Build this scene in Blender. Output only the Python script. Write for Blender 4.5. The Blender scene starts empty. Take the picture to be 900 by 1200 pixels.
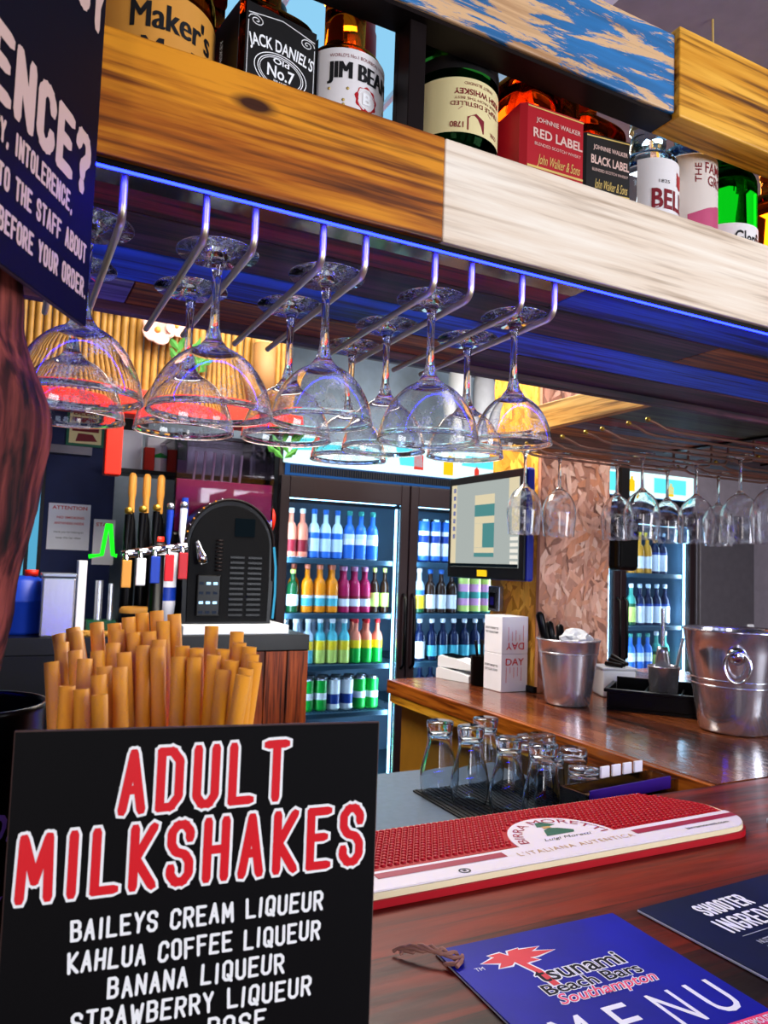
import bpy, bmesh, math, random
from mathutils import Matrix, Vector
random.seed(7)
SC = bpy.context.scene
COL = SC.collection
PI = math.pi

# ------------------------------------------------------------------ camera, world, lights, exposure
cam_d = bpy.data.cameras.new('camera')
cam_d.sensor_fit = 'VERTICAL'; cam_d.sensor_height = 36.0; cam_d.lens = 26.56
cam_d.clip_start = 0.02; cam_d.clip_end = 60
cam = bpy.data.objects.new('camera', cam_d); COL.objects.link(cam)
yaw, pitch, roll = math.radians(26.824), math.radians(4.028), math.radians(1.949)
fwd = Vector((math.sin(yaw)*math.cos(pitch), math.cos(yaw)*math.cos(pitch), math.sin(pitch)))
rt = Vector((math.cos(yaw), -math.sin(yaw), 0)); up = rt.cross(fwd)
r2 = rt*math.cos(roll) + up*math.sin(roll); u2 = -rt*math.sin(roll) + up*math.cos(roll)
cam.matrix_world = Matrix(((r2.x, u2.x, -fwd.x, 0), (r2.y, u2.y, -fwd.y, 0), (r2.z, u2.z, -fwd.z, 1.5), (0, 0, 0, 1)))
cam_d.dof.use_dof = True; cam_d.dof.focus_distance = 0.85; cam_d.dof.aperture_fstop = 18.0
SC.camera = cam
SC.view_settings.view_transform = 'Standard'; SC.view_settings.look = 'None'
SC.view_settings.gamma = 1.0; SC.view_settings.use_curve_mapping = False
SC.view_settings.exposure = 0.0
cy = SC.cycles
cy.max_bounces = 14; cy.transmission_bounces = 14; cy.transparent_max_bounces = 16; cy.glossy_bounces = 6; cy.diffuse_bounces = 3
cy.sample_clamp_indirect = 4.0; cy.blur_glossy = 0.6

w = bpy.data.worlds.new('world'); SC.world = w; w.use_nodes = True
w.node_tree.nodes['Background'].inputs[0].default_value = (0.62, 0.72, 1.0, 1)
w.node_tree.nodes['Background'].inputs[1].default_value = 2.2

def area(name, loc, target, sx, sy, power, color):
    l = bpy.data.lights.new(name, 'AREA'); l.shape = 'RECTANGLE'; l.size = sx; l.size_y = sy
    l.energy = power; l.color = color
    o = bpy.data.objects.new(name, l); COL.objects.link(o); o.location = loc
    o.rotation_euler = (Vector(target)-Vector(loc)).to_track_quat('-Z', 'Y').to_euler()
    return o
area('daylight_window', (2.75, -2.5, 1.65), (0.8, 0.8, 1.6), 1.5, 1.7, 120, (0.93, 0.96, 1.0))
area('warm_left_fill', (-1.45, -2.5, 1.65), (0.4, 0.8, 1.5), .9, 1.7, 40, (1.0, 0.92, 0.82))  # added warm light from the front left, no door there
area('fill_light_bar', (0.9, 2.3, 2.66), (0.9, 2.3, 0), 1.2, 0.8, 60, (1.0, 0.95, 0.88))  # unseen fill light added over the bartender's area
area('fill_light_side', (2.3, 2.1, 2.66), (2.2, 2.1, 0), 1.2, 1.2, 75, (1.0, 0.96, 0.92))  # unseen fill light added to brighten the right and back

area('warm_spot', (0.85, 2.25, 2.62), (1.6, 2.15, 1.25), .35, .35, 16, (1.0, .82, .55))

# ------------------------------------------------------------------ material helpers
def lin(c):
    if isinstance(c, str):
        c = c.lstrip('#'); c = [int(c[i:i+2], 16)/255 for i in (0, 2, 4)]
        c = [x/12.92 if x <= .04045 else ((x+.055)/1.055)**2.4 for x in c]
    return (c[0], c[1], c[2], 1)
MATS = {}
class NT:
    def __init__(s, name):
        s.m = bpy.data.materials.new(name); s.m.use_nodes = True; s.t = s.m.node_tree; s.t.nodes.clear()
        s.out = s.n('ShaderNodeOutputMaterial'); MATS[name] = s.m
    def n(s, k, **kw):
        x = s.t.nodes.new(k)
        for a, b in kw.items():
            if hasattr(x, a): setattr(x, a, b)
            else: x.inputs[a].default_value = b
        return x
    def l(s, a, b): s.t.links.new(a, b)
    def bsdf(s, **kw):
        b = s.n('ShaderNodeBsdfPrincipled')
        for k, v in kw.items(): b.inputs[k.replace('_', ' ')].default_value = v
        s.l(b.outputs[0], s.out.inputs[0]); return b
    def coords(s, scale, kind='Object', rot=(0, 0, 0)):
        tc = s.n('ShaderNodeTexCoord'); mp = s.n('ShaderNodeMapping')
        mp.inputs['Scale'].default_value = scale; mp.inputs['Rotation'].default_value = rot
        s.l(tc.outputs[kind], mp.inputs['Vector']); return mp.outputs[0]
    def ramp(s, fac, stops):
        r = s.n('ShaderNodeValToRGB'); e = r.color_ramp.elements
        while len(e) > 1: e.remove(e[-1])
        e[0].position = stops[0][0]; e[0].color = lin(stops[0][1])
        for p, c in stops[1:]:
            x = e.new(p); x.color = lin(c)
        s.l(fac, r.inputs[0]); return r.outputs[0]
    def mix(s, fac, a, b, blend='MIX'):
        m = s.n('ShaderNodeMix', data_type='RGBA'); m.blend_type = blend
        if isinstance(fac, float): m.inputs[0].default_value = fac
        else: s.l(fac, m.inputs[0])
        for i, v in ((6, a), (7, b)):
            if isinstance(v, (str, tuple)): m.inputs[i].default_value = lin(v)
            else: s.l(v, m.inputs[i])
        return m.outputs[2]
    def bump(s, b, h, strength=.3, dist=.002):
        x = s.n('ShaderNodeBump'); x.inputs['Strength'].default_value = strength; x.inputs['Distance'].default_value = dist
        s.l(h, x.inputs['Height']); s.l(x.outputs[0], b.inputs['Normal'])

def plain(name, col, rough=.45, metal=0., var=.12, scale=18., bump=0., coat=0., spec=.3):
    s = NT(name); b = s.bsdf(Roughness=rough, Metallic=metal, Coat_Weight=coat, Specular_IOR_Level=spec)
    nz = s.n('ShaderNodeTexNoise', Scale=scale, Detail=4.0)
    s.l(s.coords((1, 1, 1)), nz.inputs['Vector'])
    c = lin(col); d = tuple(x*(1-var*2) for x in c[:3]); e = tuple(min(1, x*(1+var)) for x in c[:3])
    s.l(s.mix(nz.outputs[0], d, e), b.inputs['Base Color'])
    if bump: s.bump(b, nz.outputs[0], bump)
    return s.m
def glow(name, col, strength):
    s = NT(name); e = s.n('ShaderNodeEmission'); e.inputs[0].default_value = lin(col); e.inputs[1].default_value = strength
    s.l(e.outputs[0], s.out.inputs[0]); return s.m
def wood(name, dark, mid, light, axis=0, rough=.5, scale=1., knots=True, coat=0., bump=.35, grain=.85):
    s = NT(name); b = s.bsdf(Roughness=rough, Coat_Weight=coat, Coat_Roughness=.25, Specular_IOR_Level=.3)
    sc = [22*scale]*3; sc[axis] = 1.6*scale
    v = s.coords(tuple(sc))
    n1 = s.n('ShaderNodeTexNoise', Scale=1.0, Detail=6.0, Roughness=.62, Distortion=.6); s.l(v, n1.inputs['Vector'])
    sc2 = [130*scale]*3; sc2[axis] = 5*scale
    n2 = s.n('ShaderNodeTexNoise', Scale=1.0, Detail=3.0); s.l(s.coords(tuple(sc2)), n2.inputs['Vector'])
    mx = s.n('ShaderNodeMath', operation='ADD'); m2 = s.n('ShaderNodeMath', operation='MULTIPLY'); m2.inputs[1].default_value = .5
    s.l(n2.outputs[0], m2.inputs[0]); s.l(n1.outputs[0], mx.inputs[0]); s.l(m2.outputs[0], mx.inputs[1])
    c = s.ramp(mx.outputs[0], [(.56, dark), (.72, mid), (.90, light)])
    if knots:
        sk = [14.]*3; sk[axis] = 5.5
        vo = s.n('ShaderNodeTexVoronoi', Scale=1.0); s.l(s.coords(tuple(sk)), vo.inputs['Vector'])
        k = s.ramp(vo.outputs['Distance'], [(.06, '#ffffff'), (.13, '#000000')])
        c = s.mix(k, c, dark)
    gl = s.ramp(n2.outputs[0], [(.34, (.30, .26, .24)), (.50, (1., 1., 1.))])
    c = s.mix(grain, c, gl, 'MULTIPLY')
    s.l(c, b.inputs['Base Color']); s.bump(b, mx.outputs[0], bump, .0015)
    return s.m
def planked(name, cols, width, axis=0, rough=.28, coat=.5, spec=.3):
    s = NT(name); b = s.bsdf(Specular_IOR_Level=spec, Roughness=rough, Coat_Weight=coat, Coat_Roughness=.12)
    tc = s.n('ShaderNodeTexCoord'); sp = s.n('ShaderNodeSeparateXYZ'); s.l(tc.outputs['Object'], sp.inputs[0])
    dv = s.n('ShaderNodeMath', operation='DIVIDE'); dv.inputs[1].default_value = width; s.l(sp.outputs[1-axis], dv.inputs[0])
    fl = s.n('ShaderNodeMath', operation='FLOOR'); s.l(dv.outputs[0], fl.inputs[0])
    wn = s.n('ShaderNodeTexWhiteNoise', noise_dimensions='1D'); s.l(fl.outputs[0], wn.inputs['W'])
    sc = [30.]*3; sc[axis] = 2.2
    nz = s.n('ShaderNodeTexNoise', Scale=1.0, Detail=7.0, Roughness=.65, Distortion=.8); s.l(s.coords(tuple(sc)), nz.inputs['Vector'])
    m1 = s.n('ShaderNodeMath', operation='MULTIPLY_ADD'); m1.inputs[1].default_value = .35; s.l(wn.outputs[0], m1.inputs[0]); s.l(nz.outputs[0], m1.inputs[2])
    c = s.ramp(m1.outputs[0], [(.42, cols[0]), (.65, cols[1]), (.9, cols[2])])
    fr = s.n('ShaderNodeMath', operation='FRACT'); s.l(dv.outputs[0], fr.inputs[0])
    g = s.ramp(fr.outputs[0], [(0.0, '#ffffff'), (.025, '#000000')])
    c = s.mix(g, c, cols[0])
    s.l(c, b.inputs['Base Color'])
    sc2 = [70.]*3; sc2[axis] = 14.
    n3 = s.n('ShaderNodeTexNoise', Scale=1.0, Detail=5.0); s.l(s.coords(tuple(sc2)), n3.inputs['Vector'])
    s.bump(b, n3.outputs[0], .35, .0012)
    rr = s.n('ShaderNodeMapRange'); rr.inputs[3].default_value = rough-.08; rr.inputs[4].default_value = rough+.18
    s.l(n3.outputs[0], rr.inputs[0]); s.l(rr.outputs[0], b.inputs['Roughness'])
    return s.m
def worn_paint(name, paint, bare, dark, axis=0, thr=.5, rough=.55):
    s = NT(name); b = s.bsdf(Roughness=rough)
    sc = [26.]*3; sc[axis] = 4.
    n1 = s.n('ShaderNodeTexNoise', Scale=1.0, Detail=9.0, Roughness=.72, Distortion=1.2); s.l(s.coords(tuple(sc)), n1.inputs['Vector'])
    sc2 = [90.]*3; sc2[axis] = 5.
    n2 = s.n('ShaderNodeTexNoise', Scale=1.0, Detail=5.0); s.l(s.coords(tuple(sc2)), n2.inputs['Vector'])
    wd = s.ramp(n2.outputs[0], [(.3, dark), (.5, bare), (.8, bare)])
    pt = s.ramp(n2.outputs[0], [(.2, tuple(x*.45 for x in lin(paint)[:3])), (.6, paint), (.9, tuple(min(1, x*1.5) for x in lin(paint)[:3]))])
    f = s.ramp(n1.outputs[0], [(thr-.015, '#000000'), (thr+.015, '#ffffff')])
    s.l(s.mix(f, pt, wd), b.inputs['Base Color']); s.bump(b, n1.outputs[0], .4, .0015)
    return s.m
def glass(name, col='#ffffff', ior=1.47, rough=0.0):
    s = NT(name); g = s.n('ShaderNodeBsdfGlass'); g.inputs['Color'].default_value = lin(col); g.inputs['IOR'].default_value = ior
    g.inputs['Roughness'].default_value = rough
    s.l(g.outputs[0], s.out.inputs[0]); return s.m
def sparkle_glass(name, col='#ffffff', ior=1.45, cover=.60, amount=.36):  # pale specks mixed into the glass so the bowls catch light as sparkle
    """clear glass with fine pale specks added for sparkle"""
    s = NT(name); g = s.n('ShaderNodeBsdfGlass'); g.inputs['Color'].default_value = lin(col); g.inputs['IOR'].default_value = ior; g.inputs['Roughness'].default_value = 0
    d = s.n('ShaderNodeBsdfDiffuse'); d.inputs[0].default_value = (.8, .84, .9, 1)
    nz = s.n('ShaderNodeTexNoise', Scale=600.0, Detail=2.0); s.l(s.coords((1, 1, 1)), nz.inputs['Vector'])
    n2 = s.n('ShaderNodeTexNoise', Scale=45.0, Detail=3.0); s.l(s.coords((1, 1, 1)), n2.inputs['Vector'])
    mm = s.n('ShaderNodeMath', operation='MULTIPLY'); s.l(nz.outputs[0], mm.inputs[0]); s.l(n2.outputs[0], mm.inputs[1])
    f = s.ramp(mm.outputs[0], [(cover*.5, (0, 0, 0)), (cover*.5+.06, (amount, amount, amount))])
    m = s.n('ShaderNodeMixShader'); s.l(f, m.inputs[0]); s.l(g.outputs[0], m.inputs[1]); s.l(d.outputs[0], m.inputs[2])
    s.l(m.outputs[0], s.out.inputs[0]); return s.m
def pane(name, col='#ffffff', refl=1.0):
    s = NT(name); t = s.n('ShaderNodeBsdfTransparent'); t.inputs[0].default_value = lin(col)
    g = s.n('ShaderNodeBsdfGlossy'); g.inputs['Roughness'].default_value = .03
    f = s.n('ShaderNodeFresnel'); f.inputs['IOR'].default_value = 1.0 + .45*refl
    m = s.n('ShaderNodeMixShader'); s.l(f.outputs[0], m.inputs[0]); s.l(t.outputs[0], m.inputs[1]); s.l(g.outputs[0], m.inputs[2])
    s.l(m.outputs[0], s.out.inputs[0]); return s.m
def osb(name, cols):
    s = NT(name); b = s.bsdf(Roughness=.55)
    geo = s.n('ShaderNodeNewGeometry')
    c = s.ramp(geo.outputs['Random Per Island'], [(i/(len(cols)-1), k) for i, k in enumerate(cols)])
    n = s.n('ShaderNodeTexNoise', Scale=60.0, Detail=5.0); s.l(s.coords((1, 1, .3)), n.inputs['Vector'])
    c = s.mix(s.ramp(n.outputs[0], [(.3, '#000000'), (.7, '#ffffff')]), s.mix(.75, '#000000', c), c)
    s.l(c, b.inputs['Base Color']); s.bump(b, n.outputs[0], .3)
    return s.m
def brushed(name, col, rough=.22, axis=2, metal=1.0):
    s = NT(name); b = s.bsdf(Metallic=metal, Roughness=rough)
    sc = [140.]*3; sc[axis] = 2.
    n = s.n('ShaderNodeTexNoise', Scale=1.0, Detail=4.0); s.l(s.coords(tuple(sc)), n.inputs['Vector'])
    c = lin(col)[:3]
    s.l(s.mix(n.outputs[0], tuple(x*.7 for x in c), c), b.inputs['Base Color'])
    return s.m

# ------------------------------------------------------------------ geometry helpers
_txt = {}
def _g():
    o = [(.3, 0), (.7, 0), (1, .15), (1, .85), (.7, 1), (.3, 1), (0, .85), (0, .15), (.3, 0)]
    G = {'A': [[(0, 0), (.5, 1), (1, 0)], [(.2, .36), (.8, .36)]], 'B': [[(0, 0), (0, 1), (.7, 1), (.95, .88), (.95, .65), (.7, .53), (0, .53)], [(.7, .53), (1, .40), (1, .13), (.7, 0), (0, 0)]],
     'C': [[(1, .75), (1, .85), (.7, 1), (.3, 1), (0, .85), (0, .15), (.3, 0), (.7, 0), (1, .15), (1, .25)]], 'D': [[(0, 0), (0, 1), (.6, 1), (1, .82), (1, .18), (.6, 0), (0, 0)]],
     'E': [[(1, 0), (0, 0), (0, 1), (1, 1)], [(0, .52), (.8, .52)]], 'F': [[(0, 0), (0, 1), (1, 1)], [(0, .52), (.8, .52)]],
     'G': [[(1, .78), (1, .85), (.7, 1), (.3, 1), (0, .85), (0, .15), (.3, 0), (.7, 0), (1, .15), (1, .45), (.6, .45)]], 'H': [[(0, 0), (0, 1)], [(1, 0), (1, 1)], [(0, .5), (1, .5)]],
     'I': [[(.5, 0), (.5, 1)]], 'J': [[(0, .2), (.3, 0), (.7, 0), (1, .18), (1, 1)]], 'K': [[(0, 0), (0, 1)], [(1, 1), (.1, .48), (1, 0)]], 'L': [[(0, 1), (0, 0), (1, 0)]],
     'M': [[(0, 0), (.06, 1), (.5, .3), (.94, 1), (1, 0)]], 'N': [[(0, 0), (0, 1), (1, 0), (1, 1)]], 'O': [o], 'P': [[(0, 0), (0, 1), (.7, 1), (1, .86), (1, .6), (.7, .46), (0, .46)]],
     'Q': [o, [(.55, .25), (1, -.06)]], 'R': [[(0, 0), (0, 1), (.7, 1), (1, .86), (1, .62), (.7, .48), (0, .48)], [(.5, .48), (1, 0)]],
     'S': [[(1, .76), (1, .87), (.7, 1), (.3, 1), (0, .87), (0, .66), (.25, .53), (.75, .47), (1, .34), (1, .13), (.7, 0), (.3, 0), (0, .13), (0, .24)]],
     'T': [[(.5, 0), (.5, 1)], [(0, 1), (1, 1)]], 'U': [[(0, 1), (0, .15), (.3, 0), (.7, 0), (1, .15), (1, 1)]], 'V': [[(0, 1), (.5, 0), (1, 1)]], 'W': [[(0, 1), (.25, 0), (.5, .7), (.75, 0), (1, 1)]],
     'X': [[(0, 0), (1, 1)], [(0, 1), (1, 0)]], 'Y': [[(0, 1), (.5, .48), (1, 1)], [(.5, .48), (.5, 0)]], 'Z': [[(0, 1), (1, 1), (0, 0), (1, 0)]],
     '?': [[(0, .8), (.2, 1), (.8, 1), (1, .85), (1, .65), (.5, .42), (.5, .28)], [(.5, .02), (.5, .0)]], ',': [[(.6, .05), (.3, -.12)]], '.': [[(.5, 0), (.5, .02)]]}
    return G
GLYPH = _g()
def text_data(body, offset=0., shear=0., spacing=1.0):
    k = (body, offset, shear, spacing)
    if k not in _txt:
        cu = bpy.data.curves.new('txt', 'FONT'); cu.body = body; cu.size = 1; cu.offset = offset; cu.shear = shear
        cu.space_character = spacing; cu.resolution_u = 3; cu.fill_mode = 'FRONT'
        o = bpy.data.objects.new('txt', cu); me = o.to_mesh()
        vs = [v.co.copy() for v in me.vertices]; fs = [tuple(p.vertices) for p in me.polygons]
        o.to_mesh_clear(); bpy.data.objects.remove(o); bpy.data.curves.remove(cu)
        _txt[k] = (vs, fs)
    return _txt[k]

class MB:
    def __init__(s): s.v = []; s.f = []; s.m = []; s.sm = []
    def add(s, vs, fs, mi=0, smooth=False, xf=None):
        o = len(s.v)
        for p in vs:
            p = Vector(p); s.v.append(xf @ p if xf else p)
        for f in fs: s.f.append(tuple(i+o for i in f)); s.m.append(mi); s.sm.append(smooth)
        return s
    def box(s, x0, x1, y0, y1, z0, z1, mi=0, bev=0., xf=None, seg=2):
        bm = bmesh.new(); bmesh.ops.create_cube(bm, size=1)
        for v in bm.verts:
            v.co = Vector((x0 if v.co.x < 0 else x1, y0 if v.co.y < 0 else y1, z0 if v.co.z < 0 else z1))
        if bev > 0: bmesh.ops.bevel(bm, geom=list(bm.edges), offset=bev, segments=seg, affect='EDGES', profile=.5)
        bm.verts.index_update()
        s.add([v.co for v in bm.verts], [[v.index for v in f.verts] for f in bm.faces], mi, False, xf); bm.free(); return s
    def lathe(s, prof, seg=32, mi=0, xf=None, smooth=True, a0=0., a1=2*PI, c=(0, 0, 0)):
        full = abs(a1-a0-2*PI) < 1e-6; n = seg if full else seg+1; vs = []; fs = []; ring = []
        for r, z in prof:
            if r <= 1e-7 and full: ring.append([len(vs)]); vs.append((c[0], c[1], c[2]+z))
            else:
                b = len(vs); ring.append([b+i for i in range(n)])
                for i in range(n):
                    a = a0+(a1-a0)*i/seg; vs.append((c[0]+r*math.cos(a), c[1]+r*math.sin(a), c[2]+z))
        for A, B in zip(ring, ring[1:]):
            for i in range(seg):
                j = (i+1) % n if full else i+1
                if len(A) == 1 and len(B) == 1: continue
                if len(A) == 1: fs.append((A[0], B[j], B[i]))
                elif len(B) == 1: fs.append((A[i], A[j], B[0]))
                else: fs.append((A[i], A[j], B[j], B[i]))
        return s.add(vs, fs, mi, smooth, xf)
    def tube(s, path, r, seg=10, mi=0, xf=None, closed=False, cap=True):
        P = [Vector(p) for p in path]; n = len(P); R = r if isinstance(r, (list, tuple)) else [r]*n
        vs = []; fs = []; nrm = None
        for i, p in enumerate(P):
            if closed: t = P[(i+1) % n]-P[i-1]
            else: t = P[min(i+1, n-1)]-P[max(i-1, 0)]
            t.normalize()
            if nrm is None:
                nrm = t.cross(Vector((0, 0, 1)) if abs(t.z) < .9 else Vector((1, 0, 0))).normalized()
            nrm = (nrm - t*nrm.dot(t)).normalized(); bn = t.cross(nrm)
            for k in range(seg):
                a = 2*PI*k/seg; vs.append(p+(nrm*math.cos(a)+bn*math.sin(a))*R[i])
        for i in range(n if closed else n-1):
            j = (i+1) % n
            for k in range(seg):
                l = (k+1) % seg; fs.append((i*seg+k, i*seg+l, j*seg+l, j*seg+k))
        s.add(vs, fs, mi, True, xf)
        if cap and not closed:
            s.add(vs[:seg], [tuple(range(seg))[::-1]], mi, False, xf); s.add(vs[-seg:], [tuple(range(seg))], mi, False, xf)
        return s
    def prism(s, poly, z0, z1, mi=0, xf=None, mi_side=None):
        n = len(poly); vs = [(x, y, z0) for x, y in poly]+[(x, y, z1) for x, y in poly]
        s.add(vs, [tuple(range(n))[::-1], tuple(range(n, 2*n))], mi, False, xf)
        s.add(vs, [(i, (i+1) % n, n+(i+1) % n, n+i) for i in range(n)], mi if mi_side is None else mi_side, False, xf); return s
    def flat(s, poly, z, mi=0, xf=None):
        return s.add([(x, y, z) for x, y in poly], [tuple(range(len(poly)))], mi, False, xf)
    def text(s, body, x0, x1, y0, y1, mi=0, xf=None, z=0., off=0., shear=0., spacing=1., R=None, arc=None):
        """letters scaled so that the plain text fills x0..x1 by y0..y1; R bends them round an upright cylinder"""
        pv, _ = text_data(body, 0., shear, spacing); vs, fs = text_data(body, off, shear, spacing)
        ax = min(p.x for p in pv); bx = max(p.x for p in pv); ay = min(p.y for p in pv); by = max(p.y for p in pv)
        out = []
        for p in vs:
            x = x0+(p.x-ax)/(bx-ax)*(x1-x0); y = y0+(p.y-ay)/(by-ay)*(y1-y0)
            if arc:
                cx, cy_, rad = arc; t = x/rad; x, y = cx+(rad+y)*math.sin(t), cy_+(rad+y)*math.cos(t)
            if R:
                a = x/R; out.append(Vector(((R+z)*math.sin(a), -(R+z)*math.cos(a), y)))
            else: out.append(Vector((x, y, z)))
        return s.add(out, fs, mi, False, xf)
    def letters(s, body, x0, x1, y0, y1, wd, mi=0, xf=None, z=0., cw=.5, gap=.26, jit=0., grow=0.):
        """condensed sign lettering: round-ended strokes of width wd"""
        rnd = random.Random(body); adv = []; tot = 0
        for ch in body:
            w_ = .16 if ch in "I.,!'" else (.62 if ch in 'MW' else (.30 if ch == ' ' else cw)); adv.append(w_); tot += w_+gap
        tot -= gap; H = y1-y0-wd; k = (x1-x0-wd)/tot; x = x0+wd/2; q = 0
        for ch, w_ in zip(body, adv):
            dy = rnd.uniform(-jit, jit)*H; sk = rnd.uniform(-jit, jit)*H
            for st in GLYPH.get(ch, []):
                P = [Vector((x+a*w_*k+(b_-.5)*sk, y0+wd/2+b_*H+dy)) for a, b_ in st]
                for A, B_ in zip(P, P[1:]):
                    d = B_-A
                    if d.length < 1e-7: continue
                    an = math.atan2(d.y, d.x); rr = wd/2+grow; pts = []
                    for i in range(4): t = an+PI/2+PI*i/3; e = 1. if i in (0, 3) else 1.18; pts.append((A.x+rr*e*math.cos(t), A.y+rr*e*math.sin(t)))
                    for i in range(4): t = an-PI/2+PI*i/3; e = 1. if i in (0, 3) else 1.18; pts.append((B_.x+rr*e*math.cos(t), B_.y+rr*e*math.sin(t)))
                    zz = z+(q % 40)*4e-6; q += 1
                    s.add([Vector((a, b_, zz)) for a, b_ in pts], [tuple(range(8))], mi, False, xf)
            x += (w_+gap)*k
        return s
    def build(s, name, mats, parent=None, loc=None):
        me = bpy.data.meshes.new(name); me.from_pydata([tuple(v) for v in s.v], [], s.f)
        if not isinstance(mats, (list, tuple)): mats = [mats]
        for m in mats: me.materials.append(MATS[m] if isinstance(m, str) else m)
        me.polygons.foreach_set('material_index', s.m); me.polygons.foreach_set('use_smooth', s.sm); me.update()
        o = bpy.data.objects.new(name, me); COL.objects.link(o)
        if parent: o.parent = parent
        if loc: o.location = loc
        return o
VERT = Matrix(((1, 0, 0, 0), (0, 0, -1, 0), (0, 1, 0, 0), (0, 0, 0, 1)))     # xy drawing -> upright, facing -Y
def T(x, y, z): return Matrix.Translation((x, y, z))
def RZ(a): return Matrix.Rotation(a, 4, 'Z')
def tag(o, label=None, cat=None, group=None, kind=None):
    if label: o['label'] = label
    if cat: o['category'] = cat
    if group: o['group'] = group
    if kind: o['kind'] = kind
    return o
def thing(name, label, cat, loc=(0, 0, 0), rot=(0, 0, 0), group=None):
    o = bpy.data.objects.new(name, None); COL.objects.link(o); o.location = loc; o.rotation_euler = rot
    o.empty_display_size = .02
    return tag(o, label, cat, group)
def struct(o, label=None): o['kind'] = 'structure'; return o
def dup(root, loc, rot=None, label=None, group=None, scale=None):
    r = root.copy(); COL.objects.link(r); r.location = loc
    if rot is not None: r.rotation_euler = rot
    if label: r['label'] = label
    if group: r['group'] = group
    if scale: r.scale = scale
    for ch in list(root.children):
        c = ch.copy(); COL.objects.link(c); c.parent = r
        for g in ch.children:
            d = g.copy(); COL.objects.link(d); d.parent = c
    return r

# ------------------------------------------------------------------ materials
wood('orange_wood', '#3c1802', '#a4560a', '#dc8e1c', 0, .45, 1.0, coat=.08)
wood('cream_wood', '#b59a80', '#e6d2bc', '#f4e8d8', 0, .55, 1.0, bump=.2, grain=.22)
wood('yellow_wood', '#7a4206', '#d08a1a', '#eeb040', 0, .5, 1.0)
worn_paint('blue_paint', '#1c6fae', '#d8ae80', '#9a6a40', 0, .50)
wood('red_plank', '#1c0508', '#7c121c', '#a82430', 0, .5)
wood('plum_plank', '#0c0608', '#3a1a20', '#5e303a', 0, .5)
wood('blue_plank', '#061430', '#164a9c', '#2c68c4', 0, .5)
wood('umber_plank', '#1c0c02', '#8a460a', '#c06c16', 0, .5)
wood('mauve_plank', '#3a3038', '#6e6070', '#8c7c8c', 0, .5)
wood('green_plank', '#0c120a', '#3c4a30', '#586848', 0, .5)
wood('slate_plank', '#10141a', '#465464', '#647488', 0, .5)
wood('pine', '#8a4c0a', '#e0a040', '#f2c468', 1, .5, .8)
wood('cleat_wood', '#8a5206', '#d8941c', '#f0b63c', 1, .5)
wood('red_brown_wood', '#200a04', '#6a2a10', '#94441c', 2, .5)
wood('bark', '#12060a', '#56201e', '#904238', 2, .8, 1.6, bump=.9)
planked('bar_wood', ['#140201', '#460a03', '#801f06'], .118, 0, .36, .03, .16)
planked('counter_wood', ['#1a0a05', '#5e2a12', '#925028'], .125, 1, .20, .6)
wood('counter_edge', '#3c1404', '#8e420c', '#b8661a', 1, .3, coat=.4)
osb('osb_amber', ['#9a5c0c', '#d8901c', '#f4bc44', '#cc8414', '#e8ac34', '#b06c10'])
osb('osb_pink', ['#6e3a28', '#d09478', '#e4b098', '#b06e54', '#ecc0a8', '#c4784c', '#dca48c'])
plain('osb_base_amber', '#b07a20', .6); plain('osb_base_pink', '#b07a62', .6)
plain('black_paint', '#0a0a0c', .35); plain('black_plastic', '#050507', .28, scale=40, spec=.16); plain('black_matt', '#040405', .5, spec=.08)
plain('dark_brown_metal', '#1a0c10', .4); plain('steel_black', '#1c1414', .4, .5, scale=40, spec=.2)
plain('white_card', '#e8e8f0', .5, var=.04); plain('white_plastic', '#e4e8ec', .35, var=.04)
plain('grey_card', '#b8bcc4', .5); plain('red_ink', '#d01424', .5); plain('black_ink', '#101014', .5); plain('white_ink', '#f0f0f2', .5, var=.02)
plain('pink_white_ink', '#d8b4a8', .5, var=.04); plain('purple_ink', '#a878ff', .5); plain('tan_ink', '#c89a58', .5); plain('gold_ink', '#d8b868', .4)
plain('sign_black', '#040305', .6, spec=.1); plain('sign_navy', '#060418', .6, spec=.12)
plain('sign_edge', '#4a3430', .6); plain('red_letter', '#d40c1c', .45, var=.03)
plain('grey_wall', '#948a94', .7); plain('pale_wall', '#a8b8c8', .7); plain('navy_wall', '#0a1a4c', .6); plain('black_wall', '#0c0e14', .6)
plain('ceiling_grey', '#8c8488', .8); plain('floor_dark', '#1c1a1c', .6)
plain('red_paint', '#d8240c', .45); plain('bamboo', '#a8782e', .5, scale=30, var=.25); plain('flower_pink', '#f0b8a8', .6); plain('leaf_green', '#3a7a28', .6)
plain('worktop_grey', '#6a7480', .35, .4, scale=60)
plain('rubber_red', '#b00418', .5, var=.06, spec=.2); plain('mat_white', '#e6dce0', .4, var=.02); plain('mat_cream', '#efe0b4', .5, var=.03); plain('mat_stripe', '#9c1038', .45, var=.03)
plain('mat_green', '#146048', .5); plain('rubber_black', '#0c0d10', .6)
plain('menu_blue', '#05109a', .45, var=.45, scale=7, spec=.12); plain('menu_dark', '#04123c', .45, var=.45, scale=7, spec=.12); plain('menu_edge', '#c8ccd8', .6); plain('red_print', '#e01c34', .5); plain('pink_print', '#f03c6c', .5)
plain('twine', '#a07060', .9, scale=120, var=.3)
plain('chrome', '#dcdce4', .08, 1.0, var=.02); plain('rod_steel', '#f4dfb8', .38, 1.0, var=.02); brushed('steel', '#e0dee8', .24, metal=.85); brushed('bucket_steel', '#e2e0ea', .15, metal=.9); plain('shiny_plate', '#a8a498', .2, 1.0)
plain('grey_metal', '#6e6a72', .4, .7); plain('silver', '#b8bcc4', .25, .9)
plain('straw', '#ffa820', .5, var=.02, scale=60)
plain('screen_shell', '#0c0e12', .3); plain('blue_lit_edge', '#10208c', .35)
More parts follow.
